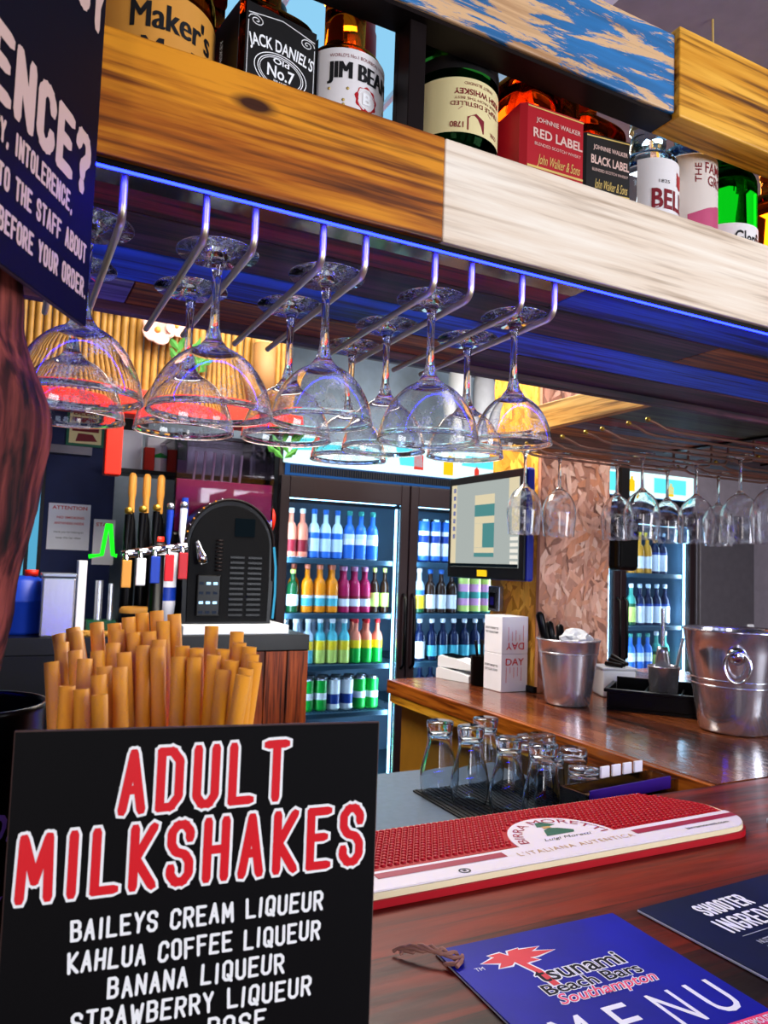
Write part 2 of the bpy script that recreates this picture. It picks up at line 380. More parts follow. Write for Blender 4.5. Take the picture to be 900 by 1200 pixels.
sparkle_glass('clear_glass'); glass('thick_glass', '#f2f6fa', 1.48)
glass('amber_glass', '#dc8a34', 1.36); glass('red_amber', '#d8702c', 1.36); glass('dark_amber', '#a05420', 1.36); glass('green_glass', '#1c7a2c', 1.4)
glass('bottle_glass', '#e4eef4', 1.4); glass('olive_glass', '#2c5030', 1.4)
pane('door_glass', '#eaf4ff', .5); pane('tank_clear', '#e4dce8', .9); pane('plastic_film', '#dcdce8', 1.2)
plain('slush_pink', '#d03078', .3); plain('white_wrap', '#d8dce4', .25, var=.2, scale=30)
plain('kraft', '#8a6238', .6); plain('label_white', '#e4dfe0', .5, var=.03); plain('label_cream', '#e2d29c', .5, var=.04); plain('label_amber', '#d4923c', .5, var=.05); plain('label_black', '#0c090a', .45); plain('label_red', '#a80c1c', .45, var=.05)
plain('label_grouse', '#d8ccc4', .5, var=.03); plain('hill_pink', '#c04c74', .5, var=.15); plain('wax_red', '#b01420', .4); plain('cap_black', '#0a0a0c', .35); plain('cap_gold', '#b08c34', .3, .8)
plain('dark_red_ink', '#7c1020', .5)
glow('blue_led', '#0810ff', 60.0); glow('fridge_led', '#b4ecff', 9.0); glow('fridge_led_cyan', '#7fe8ff', 3.0)
glow('lightbox', '#d4fbff', 1.5); glow('lightbox_aqua', '#5fe0f0', 1.3); glow('lightbox_red', '#f0483c', 1.0); glow('lightbox_yellow', '#ffd21e', 1.1)
glow('vent_glow', '#3c78c8', .55); glow('key_light', '#a8d8ff', 2.2); glow('key_dim', '#404a60', .5); glow('green_neon', '#1cff20', 1.6); glow('cyan_strip', '#4ab4e0', .9); glow('orange_bulb', '#ffa030', 1.2)
glow('screen_grey', '#b4bcb8', .9); glow('screen_cream', '#e6d8b4', .95); glow('screen_teal', '#5a9c9c', .8); glow('screen_blue', '#2c58b4', .8); glow('screen_white', '#f0ece0', 1.0); glow('screen_dark', '#1c2830', .4)
glow('sky_panel', '#8ecdf0', 1.05); glow('window_sky', '#5cb4dc', .9); glow('yellow_tape', '#d8b400', .55)
plain('yellow_sticker', '#e0bc10', .5); plain('blue_plastic', '#1038a8', .4); plain('fridge_liner', '#3c5c74', .5, var=.03); plain('fridge_shelf', '#2a4a5c', .4)

# ------------------------------------------------------------------ the room
struct(MB().box(-2.2, 5.2, -2.6, 4.1, -.05, 0).build('floor', 'floor_dark'))
struct(MB().box(-2.2, 5.2, 3.95, 4.05, 0, 2.7).build('wall_back', 'pale_wall'))
struct(MB().box(-2.25, -2.15, -2.6, 4.05, 0, 2.7).build('wall_left', 'black_wall'))
struct(MB().box(5.15, 5.25, -2.6, 4.05, 0, 2.7).build('wall_right', 'grey_wall'))
ce = MB(); ce.box(1.04, 5.2, -2.6, 4.05, 2.7, 2.76); ce.box(-2.2, .30, -2.6, 4.05, 2.7, 2.76); ce.box(.30, 1.04, 2.3, 4.05, 2.7, 2.76); ce.box(.30, 1.04, -2.6, .5, 2.7, 2.76)
struct(ce.build('ceiling', 'ceiling_grey'))
fw = MB(); fw.box(-2.2, 5.2, -2.72, -2.6, 0, .75); fw.box(-2.2, 5.2, -2.72, -2.6, 2.5, 2.7)
for a, b_ in ((-2.2, -1.9), (-1.0, -.35), (.35, .75), (1.45, 2.0), (3.5, 5.2)): fw.box(a, b_, -2.72, -2.6, .7505, 2.4995)
struct(fw.build('wall_front', 'grey_wall'))
sk = struct(MB().box(.30, 1.04, .5, 2.3, 2.73, 2.75).build('window_1', 'sky_panel'))
b = MB()
for x in (.48, .66, .84): b.box(x-.006, x+.006, .5, 2.3, 2.715, 2.729)
b.box(1.0, 1.05, .5, 2.3, 2.66, 2.73); b.box(.28, .31, .5, 2.3, 2.66, 2.73)
b.build('glazing_bar', 'white_plastic', sk)
struct(MB().box(-.62, .44, 3.55, 3.94, 0, 2.3).build('wall_left_recess', 'navy_wall'))
struct(MB().box(3.86, 5.15, 3.6, 3.94, 0, 2.69).build('wall_right_recess', 'grey_wall'))
# orange-red hatch frame under the bamboo
st = MB(); st.box(-.6, 1.10, 2.92, 3.02, 2.03, 2.13, bev=.006); st.box(.325, .385, 2.94, 3.0, 1.80, 2.03, bev=.005)
struct(st.build('trim_1', 'red_paint'))
st = MB(); st.box(-.55, .33, 3.47, 3.549, 1.93, 1.965)
struct(st.build('trim_2', 'grey_metal'))
# bamboo screen
bb = MB(); x = -.15; i = 0
while x < 1.06:
    r = .011+.004*random.random()
    bb.tube([(x, 3.0+.006*random.random(), 2.131), (x+.004*random.uniform(-1, 1), 3.0, 2.62)], r, 8); x += r*2+.001
tag(bb.build('bamboo_screen', 'bamboo'), 'upright yellow bamboo cane screen above the red beam', 'screen')
def flower(x, y, z, label, s=1.):
    t = thing('silk_flower', label, 'flower', (x, y, z), group='silk flowers on the bamboo screen')
    p = MB()
    for k in range(5):
        a = k*2*PI/5
        p.lathe([(0, 0), (.022*s, .003), (.030*s, .010), (.020*s, .012), (0, .006)], 10, 0, RZ(a) @ T(.03*s, 0, 0) @ Matrix.Rotation(-.4, 4, 'Y'))
    q = p.build('petals', 'flower_pink', t); q.rotation_euler = (PI/2, 0, 0)
    c = MB().lathe([(0, -.004), (.011*s, 0), (.008*s, .012), (0, .015)], 10).build('centre', 'label_amber', t); c.rotation_euler = (PI/2, 0, 0)
flower(.49, 2.955, 2.375, 'pale pink silk flower on the bamboo screen, lower and larger one', 1.2)
flower(.56, 2.955, 2.40, 'pale pink silk flower on the bamboo screen, right of the larger one', .9)
def leafspray(x, y, z, label):
    p = MB()
    for k in range(9):
        a = random.uniform(-1.2, 1.2); L = random.uniform(.05, .11)
        p.add([(0, 0, 0), (-.014, 0, L*.5), (0, -.01, L), (.014, 0, L*.5), (0, .006, L*.5)], [(0, 3, 4), (3, 2, 4), (2, 1, 4), (1, 0, 4), (0, 1, 2, 3)], 0, False,
              T(x+random.uniform(-.04, .04), y, z+random.uniform(-.03, .03)) @ Matrix.Rotation(a, 4, 'Y'))
    tag(p.build('leaf_spray', 'leaf_green'), label, 'artificial leaves')
leafspray(.36, 2.955, 2.44, 'green artificial leaves pinned on the left of the bamboo screen')
leafspray(.60, 2.955, 2.28, 'green artificial leaves under the pink silk flowers')

# ------------------------------------------------------------------ overhead bottle shelf
sh = thing('overhead_shelf', 'long overhead bottle shelf of mixed reclaimed planks above the bar', 'shelf', (0, 0, 0))
MB().box(-1.0, .3555, .600, .622, 1.808, 1.910, bev=.0015).build('front_board', 'orange_wood', sh)['label'] = 'amber-stained front board'
MB().box(.356, 2.2, .600, .622, 1.808, 1.910, bev=.0015).build('front_board', 'cream_wood', sh)['label'] = 'pale bare cream front board'
MB().box(-1.0, .656, .596, .632, 2.026, 2.120, bev=.002).build('guard_rail', 'blue_paint', sh)['label'] = 'worn blue painted rail'
MB().box(.6565, 2.2, .590, .632, 2.020, 2.128, bev=.002).build('guard_rail', 'yellow_wood', sh)['label'] = 'yellow-stained rail'
MB().box(-1.0, .656, .600, .632, 2.021, 2.0255).build('rail_dark_strip', 'steel_black', sh)  # thin strip added to make the blue rail's underside dark
p = MB(); p.box(.318, .336, .608, .632, 1.86, 2.7, bev=.001); p.box(.318, .342, .632, .640, 1.86, 2.7)
p.build('upright_post', 'steel_black', sh)
MB().box(1.75, 1.79, .632, .67, 1.81, 2.7, bev=.001).build('upright_post', 'steel_black', sh)
def plank(x0, x1, y0, y1, m, dz=0.): MB().box(x0, x1, y0, y1, 1.811+dz, 1.83, bev=.0012).build('shelf_plank', m, sh)
plank(-1.0, .56, .623, .698, 'red_plank'); plank(.561, 2.2, .623, .698, 'blue_plank')
plank(-1.0, .86, .701, .785, 'plum_plank'); plank(.861, 2.2, .701, .785, 'umber_plank')
plank(-1.0, 2.2, .789, .880, 'blue_plank', .001)
plank(-1.0, .118, .884, .962, 'mauve_plank'); plank(.119, .60, .884, .962, 'umber_plank'); plank(.601, 2.2, .884, .962, 'plum_plank')
MB().box(-1.0, 2.2, .963, .98, 1.80, 1.86, bev=.0015).build('back_board', 'plum_plank', sh)

# hanging glass rack under the shelf (chrome rods in pairs)
rk = thing('glass_rack', 'chrome stemware rack of paired rods under the overhead bottle shelf', 'glass rack', (0, 0, 0))
MB().box(-.1, .555, .6235, .648, 1.8075, 1.8105, bev=.0008).build('mounting_plate', 'shiny_plate', rk)
for px_ in (.05, .16, .267, .3855, .4915):
    for dx in (-.0215, .0215):
        x = px_+dx; path = [(x, .6275, 1.8075), (x, .6275, 1.783)]
        for k in range(7):
            a = k/6*PI/2; path.append((x, .6275+.012*(1-math.cos(a)), 1.783-.012*math.sin(a)))
        path += [(x, .78, 1.7705), (x, .915, 1.7695)]
        MB().tube(path, .0034, 12).build('rod', 'rod_steel', rk)
# ------------------------------------------------------------------ coupe glasses
def coupe_mesh(R, H, fr):
    prof = [(0, 0), (fr*.97, 0), (fr*.995, .0003), (fr, .0008), (fr, .0014), (fr*.995, .0018), (fr*.97, .0021), (.016, .0036), (.009, .0065), (.0052, .013), (.0040, .024), (.0037, .050), (.0044, .068), (.0075, .081), (.012, .087)]
    b0 = .087; hb = H-b0
    out = []
    for k in range(1, 15):
        t = k/14*PI/2*.93; out.append((R*math.sin(t)/math.sin(PI/2*.93), b0+hb*(1-math.cos(t))/(1-math.cos(PI/2*.93))))
    out = [p for p in out if p[0] > .0125]
    th = .0009; r_ = out[-1][0]; out[-1] = (r_-.0002, H-.0022); out += [(r_, H-.0016), (r_+.0005, H-.0010), (r_+.0003, H-.0003)]
    inn = [(max(r-th, .001), z+th*.6 if r < R*.9 else z) for r, z in out[:-3]][::-1]
    return MB().lathe(prof+out+[(r_-.0006, H), (r_-.0014, H-.0005), (r_-.0014, H-.0014)]+inn+[(0, out[0][1]-.0005+th*.6)], 48)
RACKZ = 1.7705
def hang_coupe(x, y, R, H, fr, label):
    t = thing('coupe_glass', label, 'glass', (x, y, 1.7781), (PI, 0, random.random()), group='coupe glasses on the chrome rack')
    coupe_mesh(R, H, fr).build('glass_body', 'clear_glass', t)
hang_coupe(.160, 0.668, .0555, .150, .0370, 'largest coupe glass, front of the second rod pair from the tree trunk')
hang_coupe(.267, 0.668, .0495, .145, .0370, 'coupe glass at the front of the middle rod pair')
hang_coupe(.3855, 0.668, .0525, .150, .0370, 'coupe glass at the front of the second rod pair from the right')
hang_coupe(.4915, 0.668, .0435, .142, .0370, 'small coupe glass at the front of the rightmost rod pair')
hang_coupe(.050, 0.668, .0520, .150, .0370, 'coupe glass at the front of the rod pair behind the dark allergy sign')
hang_coupe(.050, 0.774, .0520, .150, .0370, 'coupe glass second back on the rod pair behind the dark allergy sign')
hang_coupe(.160, 0.775, .0500, .150, .0370, 'coupe glass second back, behind the largest coupe glass')
hang_coupe(.267, 0.768, .0480, .148, .0370, 'coupe glass second back on the middle rod pair')
hang_coupe(.3855, 0.77, .0480, .148, .0370, 'coupe glass second back on the second rod pair from the right')
hang_coupe(.3855, 0.868, .0480, .148, .0370, 'coupe glass third back on the second rod pair from the right')
hang_coupe(.4915, 0.762, .0460, .146, .0370, 'coupe glass second back on the rightmost rod pair')

# added blue strip, unseen behind the bar top, lights the shelf underside
t = thing('led_strip', 'added blue light strip, unseen under the back edge of the bar top', 'light strip', (0, 0, 0))
MB().box(.0, .86, 1.036, 1.056, 1.072, 1.079).build('channel', 'grey_metal', t)
MB().box(.0, .86, 1.039, 1.053, 1.079, 1.082).build('led_lens', 'blue_led', t)
l = area('added_blue_uplight', (.43, 1.046, 1.085), (.43, .90, 1.9), .84, .012, 2.2, (.03, .08, 1.0)); l.parent = t  # added lamp shining up at the planks and hanging glasses
t = thing('led_strip', 'blue LED strip along the underside of the front shelf board', 'light strip', (0, 0, 0))
m = MB(); m.box(-1.0, 2.2, .606, .620, 1.8060, 1.8075); m.box(-1.0, 2.2, .606, .608, 1.8030, 1.8059); m.build('channel', 'black_plastic', t)
MB().box(-1.0, 2.2, .6095, .6165, 1.8045, 1.8059).build('led_lens', 'blue_led', t)

# ------------------------------------------------------------------ bottles on the overhead shelf
SZ = 1.8302
def round_bottle(name, label, x, y, R, H, sh_z, neck_r, gl, rot=0., cap='cap_black', flip=False, square=0.):
    t = thing(name, label, 'bottle', (x, y, SZ), (0, 0, rot))
    prof = [(0, .004), (R*.85, 0), (R*.97, .003), (R, .012), (R, sh_z)]
    for k in range(1, 9):
        a = k/8*PI/2; prof.append((neck_r+(R-neck_r)*math.cos(a), sh_z+(R-neck_r)*.95*math.sin(a)))
    prof += [(neck_r, H-.05), (neck_r*1.12, H-.048), (neck_r*1.12, H-.038), (neck_r*.95, H-.036), (neck_r*.95, H-.028), (0, H-.028)]
    m = MB()
    if square:
        # rounded-square section
        seg = 48; vs = []; fs = []
        def sup(a, r, q):
            c, s_ = math.cos(a), math.sin(a); n = 2+q*5
            return r*math.copysign(abs(c)**(2/n), c), r*math.copysign(abs(s_)**(2/n), s_)
        for r, z in prof:
            q = square*max(0, min(1, (r-neck_r)/(R-neck_r)*1.3-.15))
            for i in range(seg):
                X, Y = sup(2*PI*i/seg, r, q); vs.append((X, Y, z))
        for j in range(len(prof)-1):
            for i in range(seg):
                k = (i+1) % seg; fs.append((j*seg+i, j*seg+k, (j+1)*seg+k, (j+1)*seg+i))
        m.add(vs, fs, 0, True)
    else: m.lathe(prof, 48)
    m.build('glass_body', gl, t)
    c = MB().lathe([(0, H-.0275), (neck_r*1.18, H-.0275), (neck_r*1.18, H-.003), (neck_r*1.08, H), (0, H)], 24)
    c.build('cap', cap, t)
    return t
def wrap_label(t, name, mat, R, z0, z1, half, parent=None, eps=.0006, a=0.):
    """label band on a round bottle, centred on its -Y side"""
    m = MB().lathe([(R+eps, z0), (R+eps, z1)], 36, a0=-PI/2-half+a, a1=-PI/2+half+a)
    return m.build(name, mat, parent or t)
def letters(label_obj, mat, *lines, R=None, name='lettering'):
    m = MB()
    for q, (body, x0, x1, z0, z1, off) in enumerate(lines):
        m.text(body, x0, x1, z0, z1, 0, None if R else VERT, z=.0009+q*.00003, off=off, R=R)
    return m.build(name, mat, label_obj)

# bourbon with a torn-edge amber label and red wax
t = round_bottle('whiskey_bottle', 'squat bourbon bottle with amber paper label at the left end of the shelf', .098, .682, .051, .27, .165, .017, 'amber_glass', .12, 'wax_red')
L = wrap_label(t, 'label', 'label_amber', .051, .03, .148, 1.25)
letters(L, 'black_ink', *[("Maker's", -.036+d, .038+d, .112, .136, .0) for d in (0, .0008, .0016)], *[('Mark', -.026+d, .028+d, .082, .104, .0) for d in (0, .0008, .0016)], R=.0512)
p = MB(); p.lathe([(.0172, .215), (.0185, .215), (.0195, .235), (.0185, .268), (.017, .2705)], 24); p.build('wax_seal', 'wax_red', t)

# square black-label whiskey
t = round_bottle('whiskey_bottle', 'square whiskey bottle with black label and white scrollwork lettering', .195, .678, .040, .28, .165, .016, 'dark_amber', .16, 'cap_black', square=1.)
p = MB(); p.box(-.036, .036, -.0409, -.0402, .03, .168); p.box(-.0409, -.0402, -.036, .036, .03, .168); p.box(.0402, .0409, -.036, .036, .03, .168)
L = p.build('label', 'label_black', t)
m = MB()
m.text('JACK DANIEL\'S', -.031, .031, 0, .0145, 0, VERT @ T(0, .129, 0), z=.0414, off=.02, arc=(0, -.12, .12))
m.text('Old', -.008, .008, .121, .126, 0, VERT, z=.0414, off=.02); m.text('No.7', -.0135, .0135, .1075, .1185, 0, VERT, z=.0414, off=.02); m.text('BRAND', -.007, .007, .1025, .1055, 0, VERT, z=.0414)
m.text('Tennessee', -.026, .026, .066, .078, 0, VERT, z=.0414, off=.01); m.text('WHISKEY', -.024, .024, .050, .060, 0, VERT, z=.0414, off=.02)
def ell(m, a, b, th, cz, n=40, xf=VERT, z=.0412, cx=0.):
    vs = []
    for k in range(n):
        t_ = 2*PI*k/n; vs += [(cx+a*math.cos(t_), cz+b*math.sin(t_), z), (cx+(a-th)*math.cos(t_), cz+(b-th)*math.sin(t_), z)]
    m.add(vs, [(2*k, 2*((k+1) % n), 2*((k+1) % n)+1, 2*k+1) for k in range(n)], 0, False, xf)
ell(m, .0235, .0155, .0008, .1135); ell(m, .0215, .0138, .0006, .1135); ell(m, .027, .0175, .0008, .1135)
for sx in (-1, 1):
    path = []
    for k in range(22):
        a = k/21*3.6*PI; r = .010*(1-k/24); path.append((sx*(.026+r*math.cos(a)*.8), .1525+r*math.sin(a)*.55, .0413))
    m.tube(path, .0005, 4, xf=VERT)
m.tube([(-.034, .1575, .0413), (-.015, .161, .0413), (0, .1635, .0413), (.015, .161, .0413), (.034, .1575, .0413)], .0005, 4, xf=VERT)
m.tube([(-.034, .035, .0413), (-.034, .15, .0413)], .0004, 4, xf=VERT); m.tube([(.034, .035, .0413), (.034, .15, .0413)], .0004, 4, xf=VERT)
S = m.build('lettering', 'white_ink', L)
m = MB(); m.text('TENNESSEE SOUR MASH WHISKEY', .03, .15, -.003, .003, 0, RZ(-PI/2) @ VERT @ Matrix.Rotation(PI/2, 4, 'Z'), z=.0414); m.build('side_lettering', 'white_ink', L)

# white-label bourbon
t = round_bottle('whiskey_bottle', 'round bourbon bottle with white label and red wax rosette', .281, .680, .041, .29, .160, .021, 'amber_glass', .10, 'cap_black')
L = wrap_label(t, 'label', 'label_white', .041, .04, .164, 1.45)
letters(L, 'black_ink', *[('JIM BEAM', -.036+d, .035+d, .128, .150, .0) for d in (0, .0007, .0014, .0021)], R=.0412)
letters(L, 'dark_red_ink', ("WORLD'S No.1 BOURBON WHISKEY", -.034, .036, .1545, .158, .0), R=.0412, name='small_lettering')
m = MB()
vs = []
for k in range(40):
    a = 2*PI*k/40; r = .0125+.0009*math.cos(9*a); vs.append((r*math.sin(a)+.004, .117+r*math.cos(a)))
flatv = [((.0418)*math.sin(x/.0412), -(.0418)*math.cos(x/.0412), z) for x, z in vs]
m.add(flatv, [tuple(range(40))]); S = m.build('wax_rosette', 'wax_red', L)
m = MB(); m.text('B', .000, .0082, .1120, .1225, z=.0008, off=.03, R=.0416)
ring = []
for rr in (.0088, .0094):
    for k in range(32):
        a = 2*PI*k/32; x, z = .004+rr*math.sin(a), .117+rr*math.cos(a); ring.append((.0424*math.sin(x/.0412), -.0424*math.cos(x/.0412), z))
m.add(ring, [(k, (k+1) % 32, 32+(k+1) % 32, 32+k) for k in range(32)])
m.build('rosette_letter', 'white_ink', L)
m = MB()
for k in range(10):
    x = random.uniform(-.034, -.012) if k < 5 else random.uniform(.018, .034); z = random.uniform(.098, .124)
    m.lathe([(0, 0), (.0016, .0003), (0, .0006)], 8, 0, RZ(x/.0412) @ T(0, -.0416, z) @ Matrix.Rotation(PI/2, 4, 'X'))
m.build('gold_leaves', 'gold_ink', L)

# slim green bottle with red foil cap between the bourbon and the post
t = thing('whiskey_bottle', 'slim green bottle with red foil neck, half hidden behind the steel post', 'bottle', (.327, .742, SZ))
MB().lathe([(0, .003), (.034, 0), (.036, .01), (.036, .12), (.030, .15), (.0155, .185), (.0135, .225), (.0135, .27), (0, .27)], 36).build('glass_body', 'green_glass', t)
MB().lathe([(.0170, .205), (.0165, .262), (.0150, .266), (.0150, .292), (.0140, .296), (0, .296)], 24).build('foil_cap', 'wax_red', t)
L = wrap_label(t, 'neck_label', 'cap_black', .0175, .183, .204, PI*.98); L.data.materials[0] = MATS['label_black']

# upside-down green bottle on an optic
t = thing('whiskey_bottle', 'big dark green bottle hung upside down, its cream label inverted, right of the steel post', 'bottle', (.414, .682, SZ))
MB().lathe([(0, .05), (.014, .05), (.015, .075), (.020, .085), (.034, .098), (.042, .108), (.0475, .122), (.0475, .205), (.046, .222), (.040, .236), (.030, .243), (0, .240)], 48).build('glass_body', 'olive_glass', t)
MB().lathe([(0, 0), (.034, 0), (.034, .012), (.018, .018), (.018, .0495), (.016, .0499), (0, .0499)], 24).build('optic', 'black_plastic', t)
L = wrap_label(t, 'label', 'label_cream', .0475, .072+.045, .176, 1.5)
m = MB(); UP = Matrix.Rotation(PI, 4, 'Y')
def inv(m, body, x0, x1, z0, z1, off, R=.0477):
    o = len(m.v); m.text(body, x0, x1, -z1, -z0, z=.0008, off=off, R=R)
    for i in range(o, len(m.v)):
        p_ = m.v[i]; m.v[i] = Vector((-p_.x, p_.y, -p_.z))
inv(m, 'IRISH WHISKEY', -.034, .026, .158, .164, .02); inv(m, 'FINEST BLENDED', -.020, .016, .1685, .1715, .0)
inv(m, 'TRIPLE DISTILLED', -.032, .030, .1455, .1500, .01); inv(m, 'MADE FROM THE BEST', -.030, .026, .1525, .1552, .0); inv(m, '1780', .016, .030, .122, .128, .02); inv(m, 'CORK', -.030, -.018, .122, .126, .02)
m.build('lettering', 'dark_red_ink', L)
m = MB()
def curved(poly, R): return [(R*math.sin(x/.0477), -R*math.cos(x/.0477), z) for x, z in poly]
m.add(curved([(-.012, .120), (.008, .120), (.008, .134), (-.002, .139), (-.012, .134)], .0484), [(0, 1, 2, 3, 4)])
m.add(curved([(-.022, .141), (.018, .141), (.014, .1445), (-.018, .1445)], .0484), [(0, 1, 2, 3)])
m.build('crest', 'dark_red_ink', L)
wrap_label(t, 'shoulder_band', 'label_black', .0477, .186, .200, 1.5)

# red label scotch, black label scotch (square bottles)
def square_scotch(x, y, rot, R, H, label, lab, gl, text2, cap, sz, dz):
    t = round_bottle('whiskey_bottle', label, x, y, R, H, sz, .016, gl, rot, cap, square=.9)
    m_ = m = MB(); e = R+.0012; w_ = R*.90
    m.add([(-w_, -e, .055), (w_, -e, .066), (w_, -e, .168), (-w_, -e, .157)], [(0, 1, 2, 3)])
    m.add([(-e, w_, .040), (-e, -w_, .055), (-e, -w_, .157), (-e, w_, .142)], [(0, 1, 2, 3)])
    m.add([(-w_, -e, .055), (-e, -w_, .055), (-e, -w_, .157), (-w_, -e, .157)], [(0, 1, 2, 3)], 0, True)
    for i in range(len(m_.v)): m_.v[i].z += dz
    L = m_.build('label', lab, t)
    m = MB(); k = R/.05; xf = T(0, 0, dz) @ VERT @ Matrix(((1, 0, 0, 0), (.11, 1, 0, 0), (0, 0, 1, 0), (0, 0, 0, 1)))
    m.text('JOHNNIE WALKER', -.032*k, .040*k, .1420, .1490, 0, xf, z=e+.0006, off=.01)
    m.text(text2, -.036*k, .043*k, .1260, .1360, 0, xf, z=e+.0006, off=.025)
    m.text('BLENDED SCOTCH WHISKY', -.034*k, .041*k, .1170, .1205, 0, xf, z=e+.0006)
    m.build('lettering', 'pink_white_ink', L)
    m = MB(); m.text('John Walker & Sons', -.030*k, .040*k, .0930, .1080, 0, xf, z=e+.0006, shear=.4, off=.0); m.build('signature', 'gold_ink', L); m = MB()
    m.add([(-w_, -e-.0005, .0860+dz), (w_, -e-.0005, .0960+dz), (w_, -e-.0005, .0985+dz), (-w_, -e-.0005, .0885+dz)], [(0, 1, 2, 3)]); m.build('gold_line', 'gold_ink', L); m = MB()
    m.add([(-w_, -e-.0005, .1535+dz), (w_, -e-.0005, .1645+dz), (w_, -e-.0005, .1660+dz), (-w_, -e-.0005, .1550+dz)], [(0, 1, 2, 3)])
    m.build('gold_line', 'gold_ink', L)
    return t
square_scotch(.517, .692, .13, .0490, .31, 'large square scotch bottle with red label', 'label_red', 'red_amber', 'RED LABEL', 'wax_red', .205, .018)
square_scotch(.6125, .700, .08, .0405, .29, 'square scotch bottle with black label, right of the red labelled one', 'label_black', 'red_amber', 'BLACK LABEL', 'cap_black', .198, .024)

# clear bottle with white label
t = round_bottle('whiskey_bottle', 'clear whisky bottle with white label and small red crest', .693, .672, .0365, .27, .172, .020, 'bottle_glass', .22, 'cap_gold')
L = wrap_label(t, 'label', 'label_white', .0365, .03, .170, 1.35)
letters(L, 'dark_red_ink', ("BELL'S", -.032, .036, .108, .132, .03), R=.0367)
letters(L, 'black_ink', ('1825', -.024, -.010, .139, .143, .0), ('BLENDED SCOTCH', -.028, .028, .098, .102, .0), R=.0367, name='small_lettering')
m = MB(); m.add([(.0377*math.sin(x/.0367), -.0377*math.cos(x/.0367), z) for x, z in ((.003, .140), (.010, .136), (.017, .140), (.017, .157), (.003, .157))], [(0, 1, 2, 3, 4)])
m.build('crest', 'wax_red', L)
MB().lathe([(.0205, .197), (.0218, .2), (.0218, .212), (.0205, .215)], 24).build('neck_ring', 'bottle_glass', t)

# white label with pink hills
t = round_bottle('whiskey_bottle', 'clear whisky bottle with pale label picturing pink hills', .770, .680, .0375, .30, .205, .016, 'bottle_glass', .15, 'cap_gold')
L = wrap_label(t, 'label', 'label_grouse', .0375, .03, .200, 1.4)
letters(L, 'dark_red_ink', ('FAMOUS', -.014, .040, .176, .190, .004), ('GROUSE', -.010, .040, .160, .173, .01), R=.0377)
m = MB(); xs = [-.036+.072*k/24 for k in range(25)]; vs = []
for x in xs:
    h = .128+.007*math.sin(x*60+1)+.010*max(0, x/.04)
    for z in (.108, h): vs.append((.0384*math.sin(x/.0377), -.0384*math.cos(x/.0377), z))
m.add(vs, [(2*k, 2*k+2, 2*k+3, 2*k+1) for k in range(24)]); m.build('hills', 'hill_pink', L)
wrap_label(t, 'lower_band', 'label_black', .0377, .093, .106, 1.3, parent=L)
m = MB(); m.text('THE', -.0105, .0105, -.003, .003, 0, T(-.023, 0, 0), off=.01); vs = []
m2 = MB(); 
tv, tf = text_data('THE', .01); ax = min(p_.x for p_ in tv); bx = max(p_.x for p_ in tv); ay = min(p_.y for p_ in tv); by = max(p_.y for p_ in tv)
for p_ in tv:
    a_ = (p_.x-ax)/(bx-ax); b_ = (p_.y-ay)/(by-ay); x = -.019-.008*b_; z = .163+.025*a_
    vs.append((.0385*math.sin(x/.0377), -.0385*math.cos(x/.0377), z))
m2.add(vs, tf); m2.build('upright_lettering', 'dark_red_ink', L)

# green bottle at the right edge
t = round_bottle('whiskey_bottle', 'bright green malt whisky bottle at the right edge, pale label low down', .8525, .690, .0425, .31, .195, .015, 'green_glass', .15, 'cap_gold')
L = wrap_label(t, 'label', 'label_white', .0425, .03, .132, 1.35)
letters(L, 'black_ink', ('Glenfiddich', -.030, .048, .104, .122, .015), R=.0427)
t = round_bottle('whiskey_bottle', 'amber bottle standing beyond the frame beside the bright green one', .955, .690, .040, .29, .19, .015, 'amber_glass', 0, 'cap_black')
# background bottles behind the front row
t = round_bottle('whiskey_bottle', 'dark bottle behind the bourbon with the amber label', .165, .775, .036, .31, .2, .015, 'dark_amber', 0, 'cap_black')
t = round_bottle('whiskey_bottle', 'pale bottle behind the square black-label whiskey', .235, .785, .034, .29, .19, .014, 'bottle_glass', 0, 'cap_black')
wrap_label(t, 'label', 'label_white', .034, .08, .19, 1.4)

# ------------------------------------------------------------------ bar and counters
bt = thing('bar_counter', 'dark red-brown plank bar top running along the front', 'bar', (0, 0, 0))
MB().box(-1.2, 2.6, .18, 1.03, 1.055, 1.10, bev=.003).build('bar_top', 'bar_wood', bt)
MB().box(-1.2, 2.6, .30, .34, 0.0, 1.0545).build('front_panel', 'red_brown_wood', bt)
MB().box(-1.2, 1.25, .98, 1.02, 0.0, 1.0545).build('back_panel', 'black_paint', bt)
wt = thing('under_counter', 'grey steel worktop behind the bar holding the upturned glasses', 'worktop', (0, 0, 0))
MB().box(-.6, 1.24, 1.065, 1.72, .945, .98, bev=.004).build('worktop', 'worktop_grey', wt)
MB().box(-.6, 1.24, 1.10, 1.68, 0, .9445).build('cabinet', 'black_paint', wt)
sc_ = thing('side_counter', 'glossy brown wooden side counter running back towards the fridges', 'counter', (0, 0, 0))
MB().box(1.262, 2.6, 1.034, 2.40, 1.056, 1.0995, bev=.003).build('counter_top', 'counter_wood', sc_)
MB().box(1.248, 1.2615, 1.034, 2.40, 1.052, 1.0985, bev=.002).build('edge_strip', 'counter_edge', sc_)
MB().box(1.250, 1.272, 1.56, 2.38, 1.024, 1.0515, bev=.001).build('cleat', 'cleat_wood', sc_)['label'] = 'pale yellow cleat'
MB().box(1.276, 1.30, 1.05, 2.335, 0, 1.0515).build('side_panel', 'osb_base_amber', sc_)
MB().box(1.305, 1.60, 2.34, 2.38, 0, 1.0215).build('end_panel', 'black_paint', sc_)

